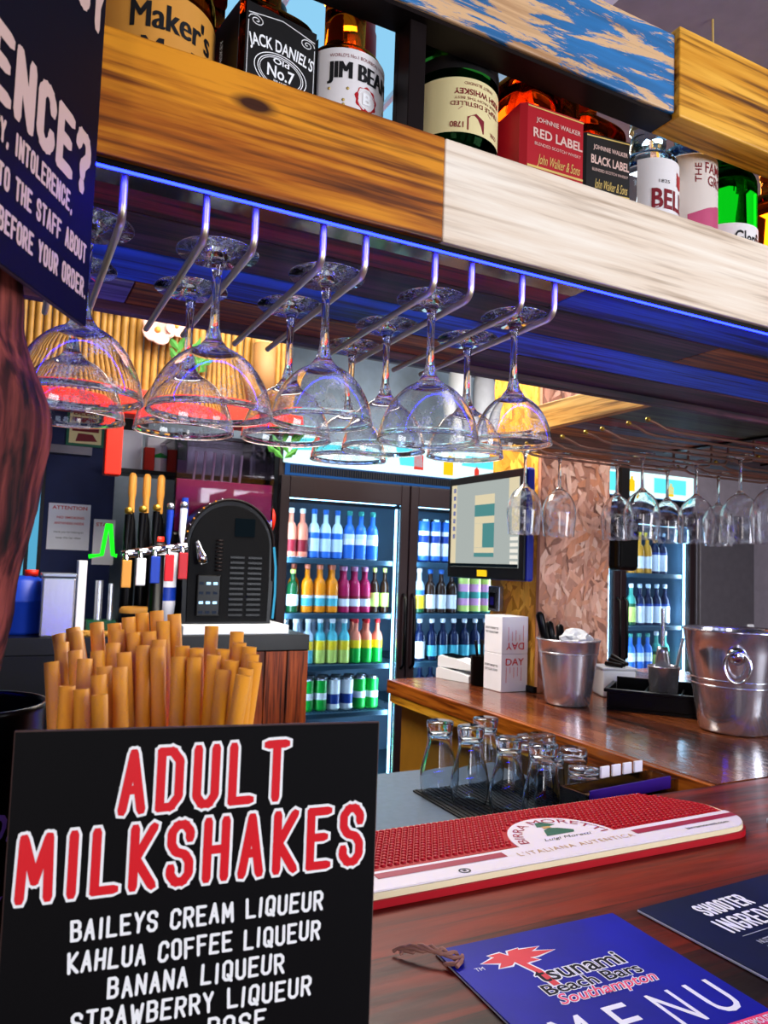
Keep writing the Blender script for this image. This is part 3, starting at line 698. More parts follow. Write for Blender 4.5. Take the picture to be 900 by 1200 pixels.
# ------------------------------------------------------------------ rubber bar mat
MX0, MX1, MY0, MY1, MZ = .30, 1.085, .812, .998, 1.1005
def mat_poly(g):
    P = [(MX0-g, MY0-g), (1.005, MY0-g)]
    for k in range(1, 9):
        a = -PI/2+k/8*(PI/2); P.append((1.030+g+(.055)*math.cos(a)+.0, MY0-g+.055+.055*math.sin(a)))
    P += [(MX1+g, .905+g*.3)]
    for k in range(1, 6):
        a = k/6; P.append((MX1+g-.012*a-.048*a*a, .905+.075*a+.0*a))
    P += [(1.020, MY1+g), (MX0-g, MY1+g)]
    return P
mt = thing('bar_mat', 'red rubber bar runner with white beer-brand band lying on the bar', 'bar mat', (0, 0, MZ))
MB().prism(mat_poly(.004), 0, .009).build('rubber_base', 'rubber_red', mt)
MB().prism(mat_poly(.001), .0092, .0165).build('cream_layer', 'mat_cream', mt)
# band: front strip plus half disc
c0, cr, yb = .752, .088, .864
band = [(MX0, MY0+.002)] + [q for q in mat_poly(0)[1:10] if q[1] < .872] + [(1.083, .872)]
band += [(c0+cr, yb+.004)] + [(c0+cr*math.cos(a), yb+cr*math.sin(a)) for a in [PI*k/24 for k in range(25)]] + [(MX0, yb)]
bo = MB().prism(band, .0167, .0185).build('brand_band', 'mat_white', mt)
MB().flat([(.435, .842), (.628, .842), (.628, .857), (.435, .857)], .0189).build('stripe', 'mat_stripe', bo); MB().flat([(.862, .842), (1.082, .846), (1.083, .860), (.862, .857)], .0189).build('stripe', 'mat_stripe', bo)
m = MB()
m.text('BIRRA MORETTI', -.098, .098, 0, .0150, 0, None, z=.0189, off=.0, arc=(c0, yb, .066)); m.build('arched_lettering', 'mat_stripe', bo)
m = MB(); m.text("L'ITALIANA AUTENTICA", .645, .852, .836, .8475, 0, None, z=.0189, off=.0, spacing=1.25); m.build('lettering', 'tan_ink', bo)
m = MB(); m.text('birramoretti.com', .950, 1.040, .8275, .8345, 0, None, z=.0189, off=.01); m.build('web_address', 'black_ink', bo)
m = MB(); ell(m, .0085, .0070, .0022, .824, 20, None, .0189, .548); m.flat([(.5455, .822), (.5505, .822), (.5505, .827), (.5455, .827)], .0189); m.build('round_mark', 'black_ink', bo)
m = MB(); m.text('Luigi Moretti', .712, .800, .8655, .8760, 0, None, z=.0189, shear=.4); m.build('signature', 'black_ink', bo)
m = MB(); m.flat([(.728, .884), (.778, .884), (.784, .892), (.766, .906), (.752, .910), (.738, .904)], .0189)
m.flat([(.736, .918), (.756, .916), (.772, .920), (.764, .926), (.756, .934), (.744, .934)], .0189)
m.build('emblem', 'mat_green', bo)
m = MB(); m.flat([(.742, .909), (.758, .911), (.757, .917), (.744, .918)], .0190); m.build('emblem_centre', 'tan_ink', bo)
# raised studs
m = MB(); sp = .0098; row = 0; y = MY1-.009
while y > .83:
    x = MX0+.008+(sp/2 if row % 2 else 0)
    while x < MX1-.006:
        inb = (y < yb+.009) or (math.hypot(x-c0, y-yb) < cr+.005)
        edge = x > 1.082-.06*max(0, (y-.905)/.09)**1.5 - .008
        if not inb and not edge:
            m.lathe([(.0043, 0), (.0040, .0022), (.0026, .0034), (0, .0036)], 6, 0, T(x, y, .0166))
        x += sp
    y -= sp*.866; row += 1
top = [q for q in mat_poly(-.003)]
m.prism([(MX0, yb+.002), (1.080, .874)]+[q for q in mat_poly(-.0015)[10:]], .0164, .0171)
m.build('studded_top', 'rubber_red', mt)

# ------------------------------------------------------------------ menus on the bar
mn = thing('drinks_menu', 'glossy blue drinks menu with red palm logo, tied at the corner with twine', 'menu', (.427, .693, 1.1005), (0, 0, -.03))
MB().box(0, .236, -.335, 0, .0004, .0022, bev=.0004).build('inner_pages', 'menu_edge', mn)
MB().box(0, .237, -.336, .0008, .0024, .0040, bev=.0004).build('cover', 'menu_blue', mn)
def stack_text(parent, name, mat, z, *rows):
    m = MB()
    for (body, x0, x1, y0, y1, off, sh_) in rows: m.text(body, x0, x1, y0, y1, 0, None, z=z, off=off, shear=sh_)
    return m.build(name, mat, parent)
mc = mn.children[-1] if mn.children[-1].name.startswith('cover') else [c for c in mn.children if c.name.startswith('cover')][0]
rows = (('tsunami', .068, .172, -.092, -.070, .0, 0.), ('Beach Bars', .060, .176, -.112, -.096, .0, 0.))
stack_text(mc, 'logo_outline', 'white_ink', .00415, *[(a, b_, c, d, e, .055, s_) for a, b_, c, d, e, o_, s_ in rows])
stack_text(mc, 'logo_lettering', 'sign_navy', .0043, *[(a, b_, c, d, e, .012, s_) for a, b_, c, d, e, o_, s_ in rows])
stack_text(mc, 'place_outline', 'white_ink', .00445, ('Southampton', .062, .180, -.134, -.114, .05, .35))
stack_text(mc, 'place_lettering', 'pink_print', .0046, ('Southampton', .062, .180, -.134, -.114, .008, .35))
def palm(z, g):
    m = MB(); cx, cy_ = .066, -.044
    q = 0
    for a, L_ in ((.05, .052), (.42, .044), (.95, .030), (2.35, .030), (2.95, .036), (3.6, .026), (-.45, .028), (5.4, .018)):
        dx, dy = math.cos(a), math.sin(a); nx, ny = -dy, dx; w_ = .0058+g; L2 = L_+g
        m.flat([(cx-nx*w_*.6, cy_-ny*w_*.6), (cx+dx*L2*.5-nx*w_, cy_+dy*L2*.5-ny*w_), (cx+dx*L2, cy_+dy*L2*.75-.002), (cx+dx*L2*.45+nx*w_, cy_+dy*L2*.45+ny*w_), (cx+nx*w_*.6, cy_+ny*w_*.6)], z+q); q += 8e-6
    m.flat([(cx-.004-g, cy_), (cx+.004+g, cy_), (cx+.014+g, cy_-.028), (cx+.016+g, cy_-.056-g), (cx+.008-g, cy_-.056-g), (cx+.006-g, cy_-.028)], z-8e-6)
    return m
palm(.00412, .0022).build('palm_outline', 'white_ink', mc); palm(.0043, 0).build('palm_logo', 'red_print', mc)
stack_text(mc, 'title_lettering', 'white_ink', .0043, ('M', .030, .064, -.196, -.146, .0, 0.), ('E', .090, .116, -.196, -.146, .0, 0.), ('N', .142, .172, -.196, -.146, .0, 0.), ('U', .190, .222, -.196, -.146, .0, 0.))
m = MB(); m.flat([(.178, -.222), (.238-.003, -.222), (.235, -.208), (.178, -.208)], .0043); m.build('name_strip', 'pink_print', mc)
stack_text(mc, 'strip_lettering', 'white_ink', .0045, ('PORTSMOUTH', .182, .231, -.219, -.211, .01, 0.), ('TM', .018, .028, -.052, -.046, .0, 0.))
tw = MB()
for k in range(3):
    P = []
    for i in range(16):
        u = i/15; P.append((.012-.050*u+.003*math.sin(9*u+k*2), -.030+.042*u+.004*math.cos(11*u+k*2.1), .0085+.006*math.sin(PI*u)+.002*math.sin(14*u+k*2.1)-.004*u))
    tw.tube(P, [.0016+.0007*math.sin(i*1.7+k)**2 for i in range(16)], 7)
tw.tube([(.012, -.030, .007), (.004, -.036, .0072), (-.002, -.032, .006), (-.004, -.026, .0035)], .0022, 7)
tw.tube([(.018, -.024, .007), (.010, -.036, .0085), (.002, -.040, .0062)], .0020, 7)
tw.build('twine_tie', 'twine', mn)
m2_ = thing('drinks_menu', 'dark blue shooter ingredients card lying on the bar by the right edge', 'menu', (.699, .683, 1.1005), (0, 0, .04))
MB().box(0, .30, -.40, 0, .0004, .0030, bev=.0006).build('backing_card', 'menu_edge', m2_)
mc = MB().box(.0006, .2994, -.3994, -.0006, .0031, .0040, bev=.0002).build('printed_face', 'menu_dark', m2_)
rws = []
y = -.112
for a, b_ in (('NUTTY ELEPHANT', 'Frangelico and Baileys'), ('JELLY BABY', 'Banana liqueur, Blue Curacao'), ('SPRINGBOK', 'Peppermint and Amarula'), ('BABY GUINNESS', 'Kahlua and Baileys'), ('JAM DONUT', 'Baileys and Chambord')):
    rws += [(a, .060, .060+.0047*len(a), y-.008, y, .01, 0.), (b_, .060, .060+.0036*len(b_), y-.021, y-.013, .0, 0.)]; y -= .036
stack_text(mc, 'row_lettering', 'grey_card', .0043, *rws)
m = MB(); m.letters('SHOOTER', .062, .148, -.052, -.024, .0042, 0, None, .0043, cw=.42, gap=.34); m.letters('INGREDIENTS', .050, .208, -.091, -.060, .0042, 0, None, .0043, cw=.42, gap=.34)
m.build('title_lettering', 'white_ink', mc)
m = MB(); y = -.100
for k in range(6): m.flat([(.055, y), (.215, y), (.215, y+.0010), (.055, y+.0010)], .0043); y -= .036
m.build('rule', 'grey_card', mc)
c = thing('coaster', 'edge of a thick pale beer mat on the bar at the right edge', 'coaster', (1.20, .797, 1.1005), (0, 0, .1))
MB().box(-.05, .05, -.05, .05, 0, .008, bev=.002).build('board', 'grey_card', c)
MB().box(-.048, .048, -.048, .048, .0081, .0100, bev=.0006).build('printed_face', 'menu_dark', c)

# ------------------------------------------------------------------ milkshake sign, straws, canister
sg = thing('table_sign', 'black upright card sign listing adult milkshakes on the bar', 'sign', (.013, .444, 1.1005), (0, 0, math.atan2(-.184, .983)))
bd = MB().box(-.0005, .1985, .0006, .0030, 0, .3065, bev=.0006).build('board', 'sign_edge', sg); bd['label'] = 'brown card edge and back'
fc = MB().box(.0003, .1977, 0, .0005, .0006, .3058).build('printed_face', 'sign_black', sg)
MB().box(.05, .15, .0032, .025, 0, .004).build('foot', 'black_matt', sg)
def slant(z): return T(0, 0, 0) @ VERT @ Matrix(((1, 0, 0, 0), (.036, 1, 0, 0), (0, 0, 1, 0), (0, 0, 0, 1))) @ T(0, z, 0)
Z0 = 1.1005
big = (('ADULT', .0530, .1450, 1.3590-Z0, 1.3935-Z0), ('MILKSHAKES', .0050, .1905, 1.3185-Z0, 1.3535-Z0))
for nm, mat, off, zz in (('heading_outline', 'white_ink', .0015, .0003), ('heading_lettering', 'red_letter', 0., .0006)):
    m = MB()
    for body, x0, x1, y0, y1 in big: m.letters(body, x0, x1, y0, y1, .0047, 0, slant(0), z=zz, grow=off, cw=.44, gap=.44)
    m.build(nm, mat, fc)
m = MB()
for body, x0, x1, yb_ in (('BAILEYS CREAM LIQUEUR', .033, .168, 1.2958), ('KAHLUA COFFEE LIQUEUR', .0325, .167, 1.2795), ('BANANA LIQUEUR', .053, .147, 1.2640), ('STRAWBERRY LIQUEUR', .036, .163, 1.2490), ('ROSE', .106, .138, 1.2350)):
    m.letters(body, x0, x1, yb_-Z0, yb_-Z0+.0112, .0017, 0, slant(0), z=.0004, cw=.5, gap=.36, jit=.05)
m.build('list_lettering', 'white_ink', fc)

sh_ = thing('straw_holder', 'black straw tub standing behind the milkshake sign', 'straw holder', (.1, .545, 1.1005))
MB().lathe([(0, 0), (.061, 0), (.0635, .004), (.071, .262), (.0725, .266), (.0700, .266), (.0695, .262), (.0618, .008), (0, .008)], 40).build('tub', 'black_plastic', sh_)
STRAWS = [(0.1069,0.5119,1.111,0.0435,0.616,1.44),(0.1186,0.5119,1.111,0.0544,0.6103,1.442),(0.1112,0.523,1.111,0.0534,0.6227,1.444),(0.1026,0.5439,1.111,0.0703,0.6241,1.448),(0.108,0.5711,1.111,0.0827,0.6192,1.448),(0.0718,0.5329,1.111,0.0443,0.5985,1.436),(0.0676,0.5222,1.111,0.0376,0.5849,1.424),(0.0787,0.5238,1.111,0.0531,0.5901,1.431),(0.056,0.5112,1.111,0.0584,0.5737,1.427),(0.0679,0.5071,1.111,0.0679,0.5837,1.431),(0.0855,0.503,1.111,0.0653,0.5508,1.419),(0.0936,0.4932,1.111,0.0795,0.5556,1.423),(0.0825,0.4923,1.111,0.0635,0.5254,1.41),(0.0461,0.5318,1.111,0.0456,0.5465,1.413),(0.0724,0.4969,1.111,0.0537,0.5383,1.412),(0.1192,0.5695,1.111,0.0924,0.6149,1.453),(0.1386,0.576,1.111,0.1135,0.6158,1.458),(0.1277,0.5774,1.111,0.1028,0.6186,1.456),(0.1338,0.5547,1.111,0.1046,0.593,1.444),(0.1233,0.5588,1.111,0.0942,0.5973,1.443),(0.0781,0.5116,1.111,0.0786,0.5884,1.436),(0.1123,0.5607,1.111,0.0834,0.6072,1.444),(0.149,0.5711,1.111,0.1256,0.6084,1.456),(0.1311,0.5668,1.111,0.1162,0.6023,1.451),(0.1135,0.5494,1.111,0.0844,0.5746,1.431),(0.1012,0.5016,1.111,0.0979,0.5774,1.435),(0.1222,0.5247,1.111,0.1067,0.569,1.435),(0.1248,0.5476,1.111,0.1237,0.5639,1.436),(0.145,0.5519,1.111,0.1322,0.5565,1.435),(0.1416,0.5626,1.111,0.1486,0.5797,1.449),(0.1386,0.5394,1.111,0.1494,0.5482,1.435),(0.1127,0.5022,1.111,0.1185,0.5505,1.43),(0.1244,0.5022,1.111,0.1282,0.5447,1.43),(0.1275,0.5369,1.111,0.141,0.5398,1.432),(0.1333,0.5272,1.111,0.1516,0.5302,1.429),(0.1526,0.5601,1.111,0.1638,0.5629,1.446),(0.1554,0.5482,1.111,0.1627,0.5517,1.439),(0.1482,0.5336,1.111,0.1675,0.5417,1.437),(0.1438,0.5233,1.111,0.1661,0.5306,1.433),(0.1356,0.5024,1.111,0.156,0.5102,1.426),(0.129,0.5158,1.111,0.1649,0.5193,1.429),(0.1043,0.4897,1.111,0.1513,0.4999,1.423),(0.0938,0.5105,1.111,0.07,0.562,1.423),(0.1152,0.5365,1.111,0.1099,0.5807,1.439),(0.1184,0.4926,1.111,0.1433,0.522,1.424)]
first = None
for i, (bx_, by_, bz_, x, y, z) in enumerate(STRAWS):
    base = Vector((bx_, by_, bz_)); tp = Vector((x, y, z)); d = tp-base; L_ = d.length
    q = d.to_track_quat('Z', 'Y').to_euler()
    if first is None or i % 4 == 0:
        t = thing('paper_straw', 'amber-yellow drinking straw among the bunch behind the milkshake sign', 'straw', base, q, 'straws in the tub')
        MB().lathe([(.0043, 0), (.0052, 0), (.0052, .345), (.0043, .345), (.0043, .30), (.0043, 0)], 18).build('straw_tube', 'straw', t)
        first = t
    else: t = dup(first, base, q)
    t.scale = (1, 1, L_/.345)
cn = thing('canister', 'black canister with purple handwriting at the left edge behind the trunk', 'canister', (-.012, .632, 1.1005), (0, 0, .35))
MB().lathe([(0, 0), (.048, 0), (.050, .003), (.050, .284), (.0515, .286), (.0515, .290), (.049, .290), (.048, .286), (.048, .006), (0, .006)], 44).build('tub', 'black_plastic', cn)
m = MB(); m.text('Tips', -.028, .026, .190, .232, z=.0009, shear=.35, R=.0502); m.text('&', -.010, .012, .150, .180, z=.0009, shear=.35, R=.0502); m.text('Thanks', -.036, .032, .105, .140, z=.0009, shear=.35, R=.0502)
m.build('handwriting', 'purple_ink', cn)

# ------------------------------------------------------------------ tree trunk and allergy sign
tk = MB(); n = 60; seg = 44; vs = []; fs = []
prof = [(1.1005, -.056, .520, .054), (1.2, -.054, .520, .052), (1.30, -.052, .519, .047), (1.40, -.046, .518, .046), (1.47, -.038, .512, .045), (1.53, -.030, .510, .049), (1.575, -.027, .508, .050), (1.64, -.042, .508, .046), (1.68, -.044, .512, .046), (1.80, -.080, .51, .05), (2.0, -.13, .50, .05), (2.3, -.17, .49, .045), (2.7, -.18, .48, .045)]
def ip(z):
    for a, b_ in zip(prof, prof[1:]):
        if a[0] <= z <= b_[0]+1e-9:
            u = (z-a[0])/(b_[0]-a[0]); u = u*u*(3-2*u); return [a[i]+(b_[i]-a[i])*u for i in (1, 2, 3)]
    return prof[-1][1:]
for j in range(n*3+1):
    z = 1.1005+1.599*j/(n*3); x, y, r = ip(z)
    for i in range(seg):
        a = 2*PI*i/seg
        rr = r*(1+.035*math.sin(7*a+5*math.sin(z*9))+.03*math.sin(13*a+z*23)+.02*math.sin(21*a-z*31)+.02*math.sin(z*70+3*a))
        vs.append((x+rr*math.cos(a), y+rr*math.sin(a), z))
for j in range(n*3):
    for i in range(seg):
        k = (i+1) % seg; fs.append((j*seg+i, j*seg+k, (j+1)*seg+k, (j+1)*seg+i))
tk.add(vs, fs, 0, True); tk.add(vs[:seg], [tuple(range(seg))[::-1]])
tag(tk.build('tree_trunk', 'bark'), 'gnarled red-brown tree trunk post rising from the bar at the left edge', 'tree trunk')
al = thing('wall_sign', 'dark navy allergy notice hung on the trunk, pale lettering seen at a steep angle', 'sign', (.0415, .5305, 1.651), (0, 0, math.atan2(.875, .484)))
MB().box(-.32, 0, .0004, .0035, 0, .31, bev=.0006).build('board', 'sign_edge', al)
fc = MB().box(-.3197, -.0003, -.0004, .0003, .0003, .3097).build('printed_face', 'sign_navy', al)
m = MB()
def vt(body, u0, u1, z0, z1, off): m.letters(body, u0, u1, z0-1.651, z1-1.651, (z1-z0)*(.20 if z1-z0 > .02 else .17), 0, VERT, z=.0007, cw=.46, gap=.36)
vt('FOOD ALLERGY', -.262, .0 -.002, 1.848, 1.888, .016); m.build('title_lettering', 'pink_white_ink', fc); m = MB(); vt('INTOLERENCE?', -.290, -.009, 1.733, 1.774, .016)
m.build('heading_lettering', 'pink_white_ink', fc); m = MB()
vt('IF YOU HAVE A FOOD ALLERGY, INTOLERENCE,', -.262, -.030, 1.7135, 1.7265, .012)
vt('PLEASE SPEAK TO THE STAFF ABOUT', -.192, -.007, 1.6905, 1.7035, .012)
vt('FOOD OR DRINK BEFORE YOUR ORDER.', -.192, -.004, 1.6680, 1.6810, .012)
m.build('lettering', 'pink_white_ink', fc)

# ------------------------------------------------------------------ drinks fridges
def fridge(name, x0, x1, label, shelves, header_shapes):
    f = thing(name, label, 'fridge', (x0, 3.3, 0)); W = x1-x0; D = .64; H = 2.11
    m = MB(); m.box(0, .045, .03, D, 0, H, bev=.004); m.box(W-.045, W, .03, D, 0, H, bev=.004); m.box(.0455, W-.0455, D-.05, D, 0, H); m.box(.0455, W-.0455, .03, D-.051, 1.83, 1.95); m.box(.0455, W-.0455, .03, D-.051, .02, .16)
    m.build('cabinet', 'dark_brown_metal', f)
    m = MB(); m.box(.0457, W-.0457, D-.056, D-.0505, .165, 1.825); m.box(.0457, .050, .04, D-.057, .165, 1.825); m.box(W-.050, W-.0457, .04, D-.057, .165, 1.825)
    m.build('liner', 'fridge_liner', f)
    hb = MB().box(.02, W-.02, .0, .20, 1.963, 2.104, bev=.004).build('header_lightbox', 'lightbox', f)
    for (mat, polys) in header_shapes:
        for P in polys: MB().add([(x, -.0012, z) for x, z in P], [tuple(range(len(P)))]).build('header_print', mat, hb)
    g = MB()
    k = .05
    while k < W-.05: g.box(k, k+.007, .004, .016, 1.915, 1.952); k += .0125
    vb = MB().box(.03, W-.03, .018, .029, 1.905, 1.960).build('vent_backing', 'vent_glow', f)
    g.build('vent_grille', 'black_paint', f)
    n = 2; dw = W/n
    for i in range(n):
        a = i*dw+.004; b_ = (i+1)*dw-.004
        d = MB(); d.box(a, a+.045, 0, .028, .06, 1.90, bev=.003); d.box(b_-.045, b_, 0, .028, .06, 1.90, bev=.003); d.box(a+.0455, b_-.0455, 0, .028, 1.80, 1.90, bev=.003); d.box(a+.0455, b_-.0455, 0, .028, .06, .15, bev=.003)
        dr = d.build('door', 'dark_brown_metal', f)
        MB().box(a+.046, b_-.046, .012, .016, .151, 1.799).build('door_glass', 'door_glass', dr)
        hx = b_-.022 if i == 0 else a+.022
        MB().tube([(hx, -.002, 1.0), (hx, -.03, 1.02), (hx, -.03, 1.34), (hx, -.002, 1.36)], .008, 10).build('door_handle', 'black_plastic', dr)
        MB().box(b_-.056, b_-.050, .034, .046, .17, 1.78).build('light_strip', 'fridge_led', f)
        l = area('fridge_lamp', (x0+b_-.066, 3.345, .98), (x0+b_-.40, 3.60, .98), .03, 1.5, 6.5, (.82, .95, 1.0)); l.parent = f; l.location = (b_-.066, .045, .98)
        l = area('fridge_lamp', (x0+a+.058, 3.345, .98), (x0+a+.40, 3.60, .98), .03, 1.5, 5, (.82, .95, 1.0)); l.parent = f; l.location = (a+.058, .045, .98)
        MB().box(a+.05, b_-.05, .05, .07, 1.800, 1.815).build('light_strip', 'fridge_led', f)
        for z in shelves:
            s_ = MB(); s_.box(a+.045, b_-.045, .055, .072, z-.026, z-.002, bev=.002)
            q = a+.05
            while q < b_-.05: s_.box(q, q+.006, .073, .57, z-.012, z-.001); q += .02
            s_.box(a+.045, b_-.045, .30, .31, z-.020, z-.013)
            s_.build('shelf', 'fridge_shelf', f)
    return f
def lb(x, z, w_, h): return [(x-w_/2, z), (x+w_/2, z), (x+w_/2, z+h*.7), (x+w_*.2, z+h*.8), (x+w_*.2, z+h), (x-w_*.2, z+h), (x-w_*.2, z+h*.8), (x-w_/2, z+h*.7)]
SH = (1.523, 1.262, 1.018, .792)
fridge('display_fridge', 1.13, 2.50, 'two-door drinks fridge with lit header, left of the wood-chip pillar', SH,
       [('lightbox_aqua', [[(.05, 2.02), (.30, 2.04), (.55, 2.02), (.50, 2.08), (.2, 2.09), (.05, 2.07)], [(.62, 2.0), (.75, 2.0), (.74, 2.09), (.60, 2.09)], [(.98, 2.03), (1.3, 2.02), (1.3, 2.09), (1.0, 2.08)]]),
        ('lightbox_red', [lb(.725, 1.985, .055, .105), lb(1.075, 1.975, .03, .06)]), ('lightbox_yellow', [lb(.90, 1.972, .06, .10), lb(1.20, 2.01, .03, .05)])])
fridge('display_fridge', 2.60, 3.84, 'drinks fridge seen past the right side of the wood-chip pillar', (1.505, 1.190, .90),
       [('lightbox_aqua', [[(.5, 1.98), (.62, 1.98), (.62, 2.09), (.5, 2.09)], [(.88, 1.99), (1.15, 1.99), (1.15, 2.08), (.88, 2.08)]]), ('lightbox_yellow', [lb(.70, 1.985, .05, .09), lb(1.02, 1.975, .05, .08)])])
# drinks in the fridges
plain('b_blue', '#2c6cc8', .3); plain('b_pale', '#c4dcf0', .3); plain('b_orange', '#f08c10', .3); plain('b_magenta', '#a81850', .3); plain('b_brown', '#2a1608', .25); plain('b_navy', '#0c1c40', .25)
plain('b_lime', '#c8e070', .3); plain('b_aqua', '#50b8c8', .3); plain('b_green', '#10a83c', .3); plain('b_yellow', '#f0d020', .35); plain('b_white', '#e8eef4', .35); plain('b_salmon', '#e88468', .3); plain('b_gold', '#c88a18', .3); plain('b_pink', '#e0a0c8', .3); plain('b_dkgreen', '#104a28', .25); plain('b_teal', '#3c9888', .3); plain('b_orange_can', '#f06c18', .3); plain('b_deep', '#1c3c8c', .3)
DR = {}
def drink(kind, x, z, label, group, y=3.42):
    o = DR[kind]; key = kind
    if 'used' not in DR: DR['used'] = set()
    if key in DR['used']:
        o = o.copy(); COL.objects.link(o)
    DR['used'].add(key)
    o.location = (x, y+.008*math.sin(x*90), z); tag(o, label, 'can' if 'can' in kind else 'bottle', group); return o
def mk_bottle(kind, R, H, mats, bands, name='drink_bottle', long_neck=True):
    """mats: material names; bands: (z0,z1,material index) of the straight body; last material is the cap"""
    m = MB(); hs = H*.52; nr = R*.42
    for z0, z1, mi in bands: m.lathe([(R+.0002*(mi > 0), z0*H), (R+.0002*(mi > 0), z1*H)], 18, mi)
    m.lathe([(0, .002), (R*.9, 0), (R, .006)], 18, 0)
    sh_ = [(R, hs)]+[(nr+(R-nr)*math.cos(k/5*PI/2)**1.3, hs+H*.20*math.sin(k/5*PI/2)) for k in range(1, 6)]+[(nr*.92, H*.92)]
    m.lathe(sh_, 18, len(mats)-2 if len(mats) > 3 else 0)
    m.lathe([(nr*.95, H*.90), (nr*1.15, H*.92), (nr*1.15, H*.985), (nr, H), (0, H)], 14, len(mats)-1)
    o = m.build(name, mats); DR[kind] = o
def mk_can(kind, R, H, mats, bands):
    m = MB()
    m.lathe([(0, .004), (R*.75, .003), (R*.8, 0), (R, .010)], 18, 0)
    for z0, z1, mi in bands: m.lathe([(R, max(.010, z0*H)), (R, min(z1*H, H-.012))], 18, mi)
    m.lathe([(R, H-.012), (R*.82, H-.003), (R*.82, H), (R*.76, H), (R*.74, H-.004), (0, H-.004)], 18, len(mats)-1)
    m.box(-.007, .007, -.012, .008, H-.0038, H-.0022, len(mats)-1)
    DR[kind] = m.build('drink_can', mats)
mk_bottle('vodka_pink', .029, .236, ['b_pale', 'b_salmon', 'dark_red_ink', 'b_salmon', 'b_white'], [(.02, .12, 1), (.12, .36, 2), (.36, .52, 1)])
mk_bottle('mixer_blue', .029, .238, ['b_blue', 'b_pale', 'b_white', 'b_pale', 'b_blue'], [(.02, .14, 0), (.14, .40, 1), (.40, .52, 0)])
mk_bottle('mixer_clear', .029, .240, ['b_pale', 'b_blue', 'b_white', 'b_blue', 'b_teal'], [(.02, .30, 1), (.30, .42, 2), (.42, .52, 0)])
mk_bottle('lime_cap', .029, .205, ['b_dkgreen', 'b_white', 'b_teal', 'b_dkgreen', 'b_lime'], [(.02, .16, 0), (.16, .42, 1), (.42, .52, 0)])
mk_bottle('orange_juice', .0295, .230, ['b_orange', 'b_white', 'b_aqua', 'b_orange', 'b_salmon'], [(.02, .14, 0), (.14, .30, 2), (.30, .36, 1), (.36, .52, 0)])
mk_bottle('berry_juice', .0275, .226, ['b_magenta', 'b_white', 'dark_red_ink', 'b_magenta', 'b_pink'], [(.02, .14, 0), (.14, .30, 1), (.30, .36, 2), (.36, .52, 0)])
mk_bottle('cider_lime', .024, .224, ['b_brown', 'b_lime', 'b_white', 'b_brown', 'b_lime'], [(.02, .14, 0), (.14, .44, 1), (.44, .52, 0)])
mk_bottle('tonic_aqua', .0295, .214, ['b_aqua', 'b_yellow', 'b_white', 'b_pale', 'b_white'], [(.02, .30, 0), (.30, .50, 1), (.50, .52, 0)])
mk_bottle('tonic_lime', .0295, .214, ['b_lime', 'b_yellow', 'b_aqua', 'b_aqua', 'b_white'], [(.02, .30, 0), (.30, .50, 1), (.50, .52, 0)])
mk_bottle('apple_fizz', .0280, .214, ['b_green', 'b_yellow', 'b_lime', 'b_salmon', 'red_ink'], [(.02, .34, 0), (.34, .52, 1)])
mk_bottle('amber_beer', .0290, .225, ['b_brown', 'b_white', 'b_blue', 'b_brown', 'b_blue'], [(.02, .10, 0), (.10, .42, 1), (.42, .52, 0)])
mk_bottle('pale_beer', .0290, .228, ['b_dkgreen', 'b_yellow', 'b_blue', 'b_pale', 'b_white'], [(.02, .10, 0), (.10, .40, 1), (.40, .52, 2)])
mk_bottle('navy_beer', .0290, .213, ['b_navy', 'b_white', 'b_aqua', 'b_navy', 'b_white'], [(.02, .10, 0), (.10, .36, 2), (.36, .52, 0)])
mk_bottle('white_beer', .0300, .213, ['b_navy', 'b_white', 'b_aqua', 'b_navy', 'b_white'], [(.02, .06, 0), (.06, .46, 1), (.46, .52, 0)])
mk_bottle('gold_beer', .0290, .245, ['b_gold', 'b_white', 'b_pink', 'b_gold', 'b_yellow'], [(.02, .12, 0), (.12, .42, 1), (.42, .52, 0)])
mk_bottle('green_beer', .0300, .250, ['b_dkgreen', 'b_lime', 'b_white', 'b_teal', 'b_white'], [(.02, .08, 0), (.08, .44, 1), (.44, .52, 0)])
mk_bottle('white_label', .0300, .250, ['b_navy', 'b_white', 'b_deep', 'b_navy', 'b_pale'], [(.02, .06, 0), (.06, .46, 1), (.46, .52, 2)])
mk_can('can_green', .0325, .158, ['b_green', 'b_white', 'silver'], [(0, .35, 0), (.35, .55, 1), (.55, 1, 0)])
mk_can('can_white', .0325, .158, ['b_white', 'b_deep', 'silver'], [(0, .2, 0), (.2, .5, 1), (.5, 1, 0)])
mk_can('can_orange', .0325, .158, ['b_orange_can', 'b_deep', 'silver'], [(0, .35, 0), (.35, .6, 1), (.6, 1, 0)])
mk_can('can_blue', .0290, .225, ['b_deep', 'b_white', 'b_blue', 'silver'], [(0, .15, 2), (.15, .45, 1), (.45, .62, 0), (.62, .72, 1), (.72, 1, 2)])
mk_can('can_pastel', .0320, .205, ['b_teal', 'b_pink', 'b_lime', 'silver'], [(0, .2, 2), (.2, .38, 1), (.38, .55, 0), (.55, .75, 1), (.75, 1, 2)])
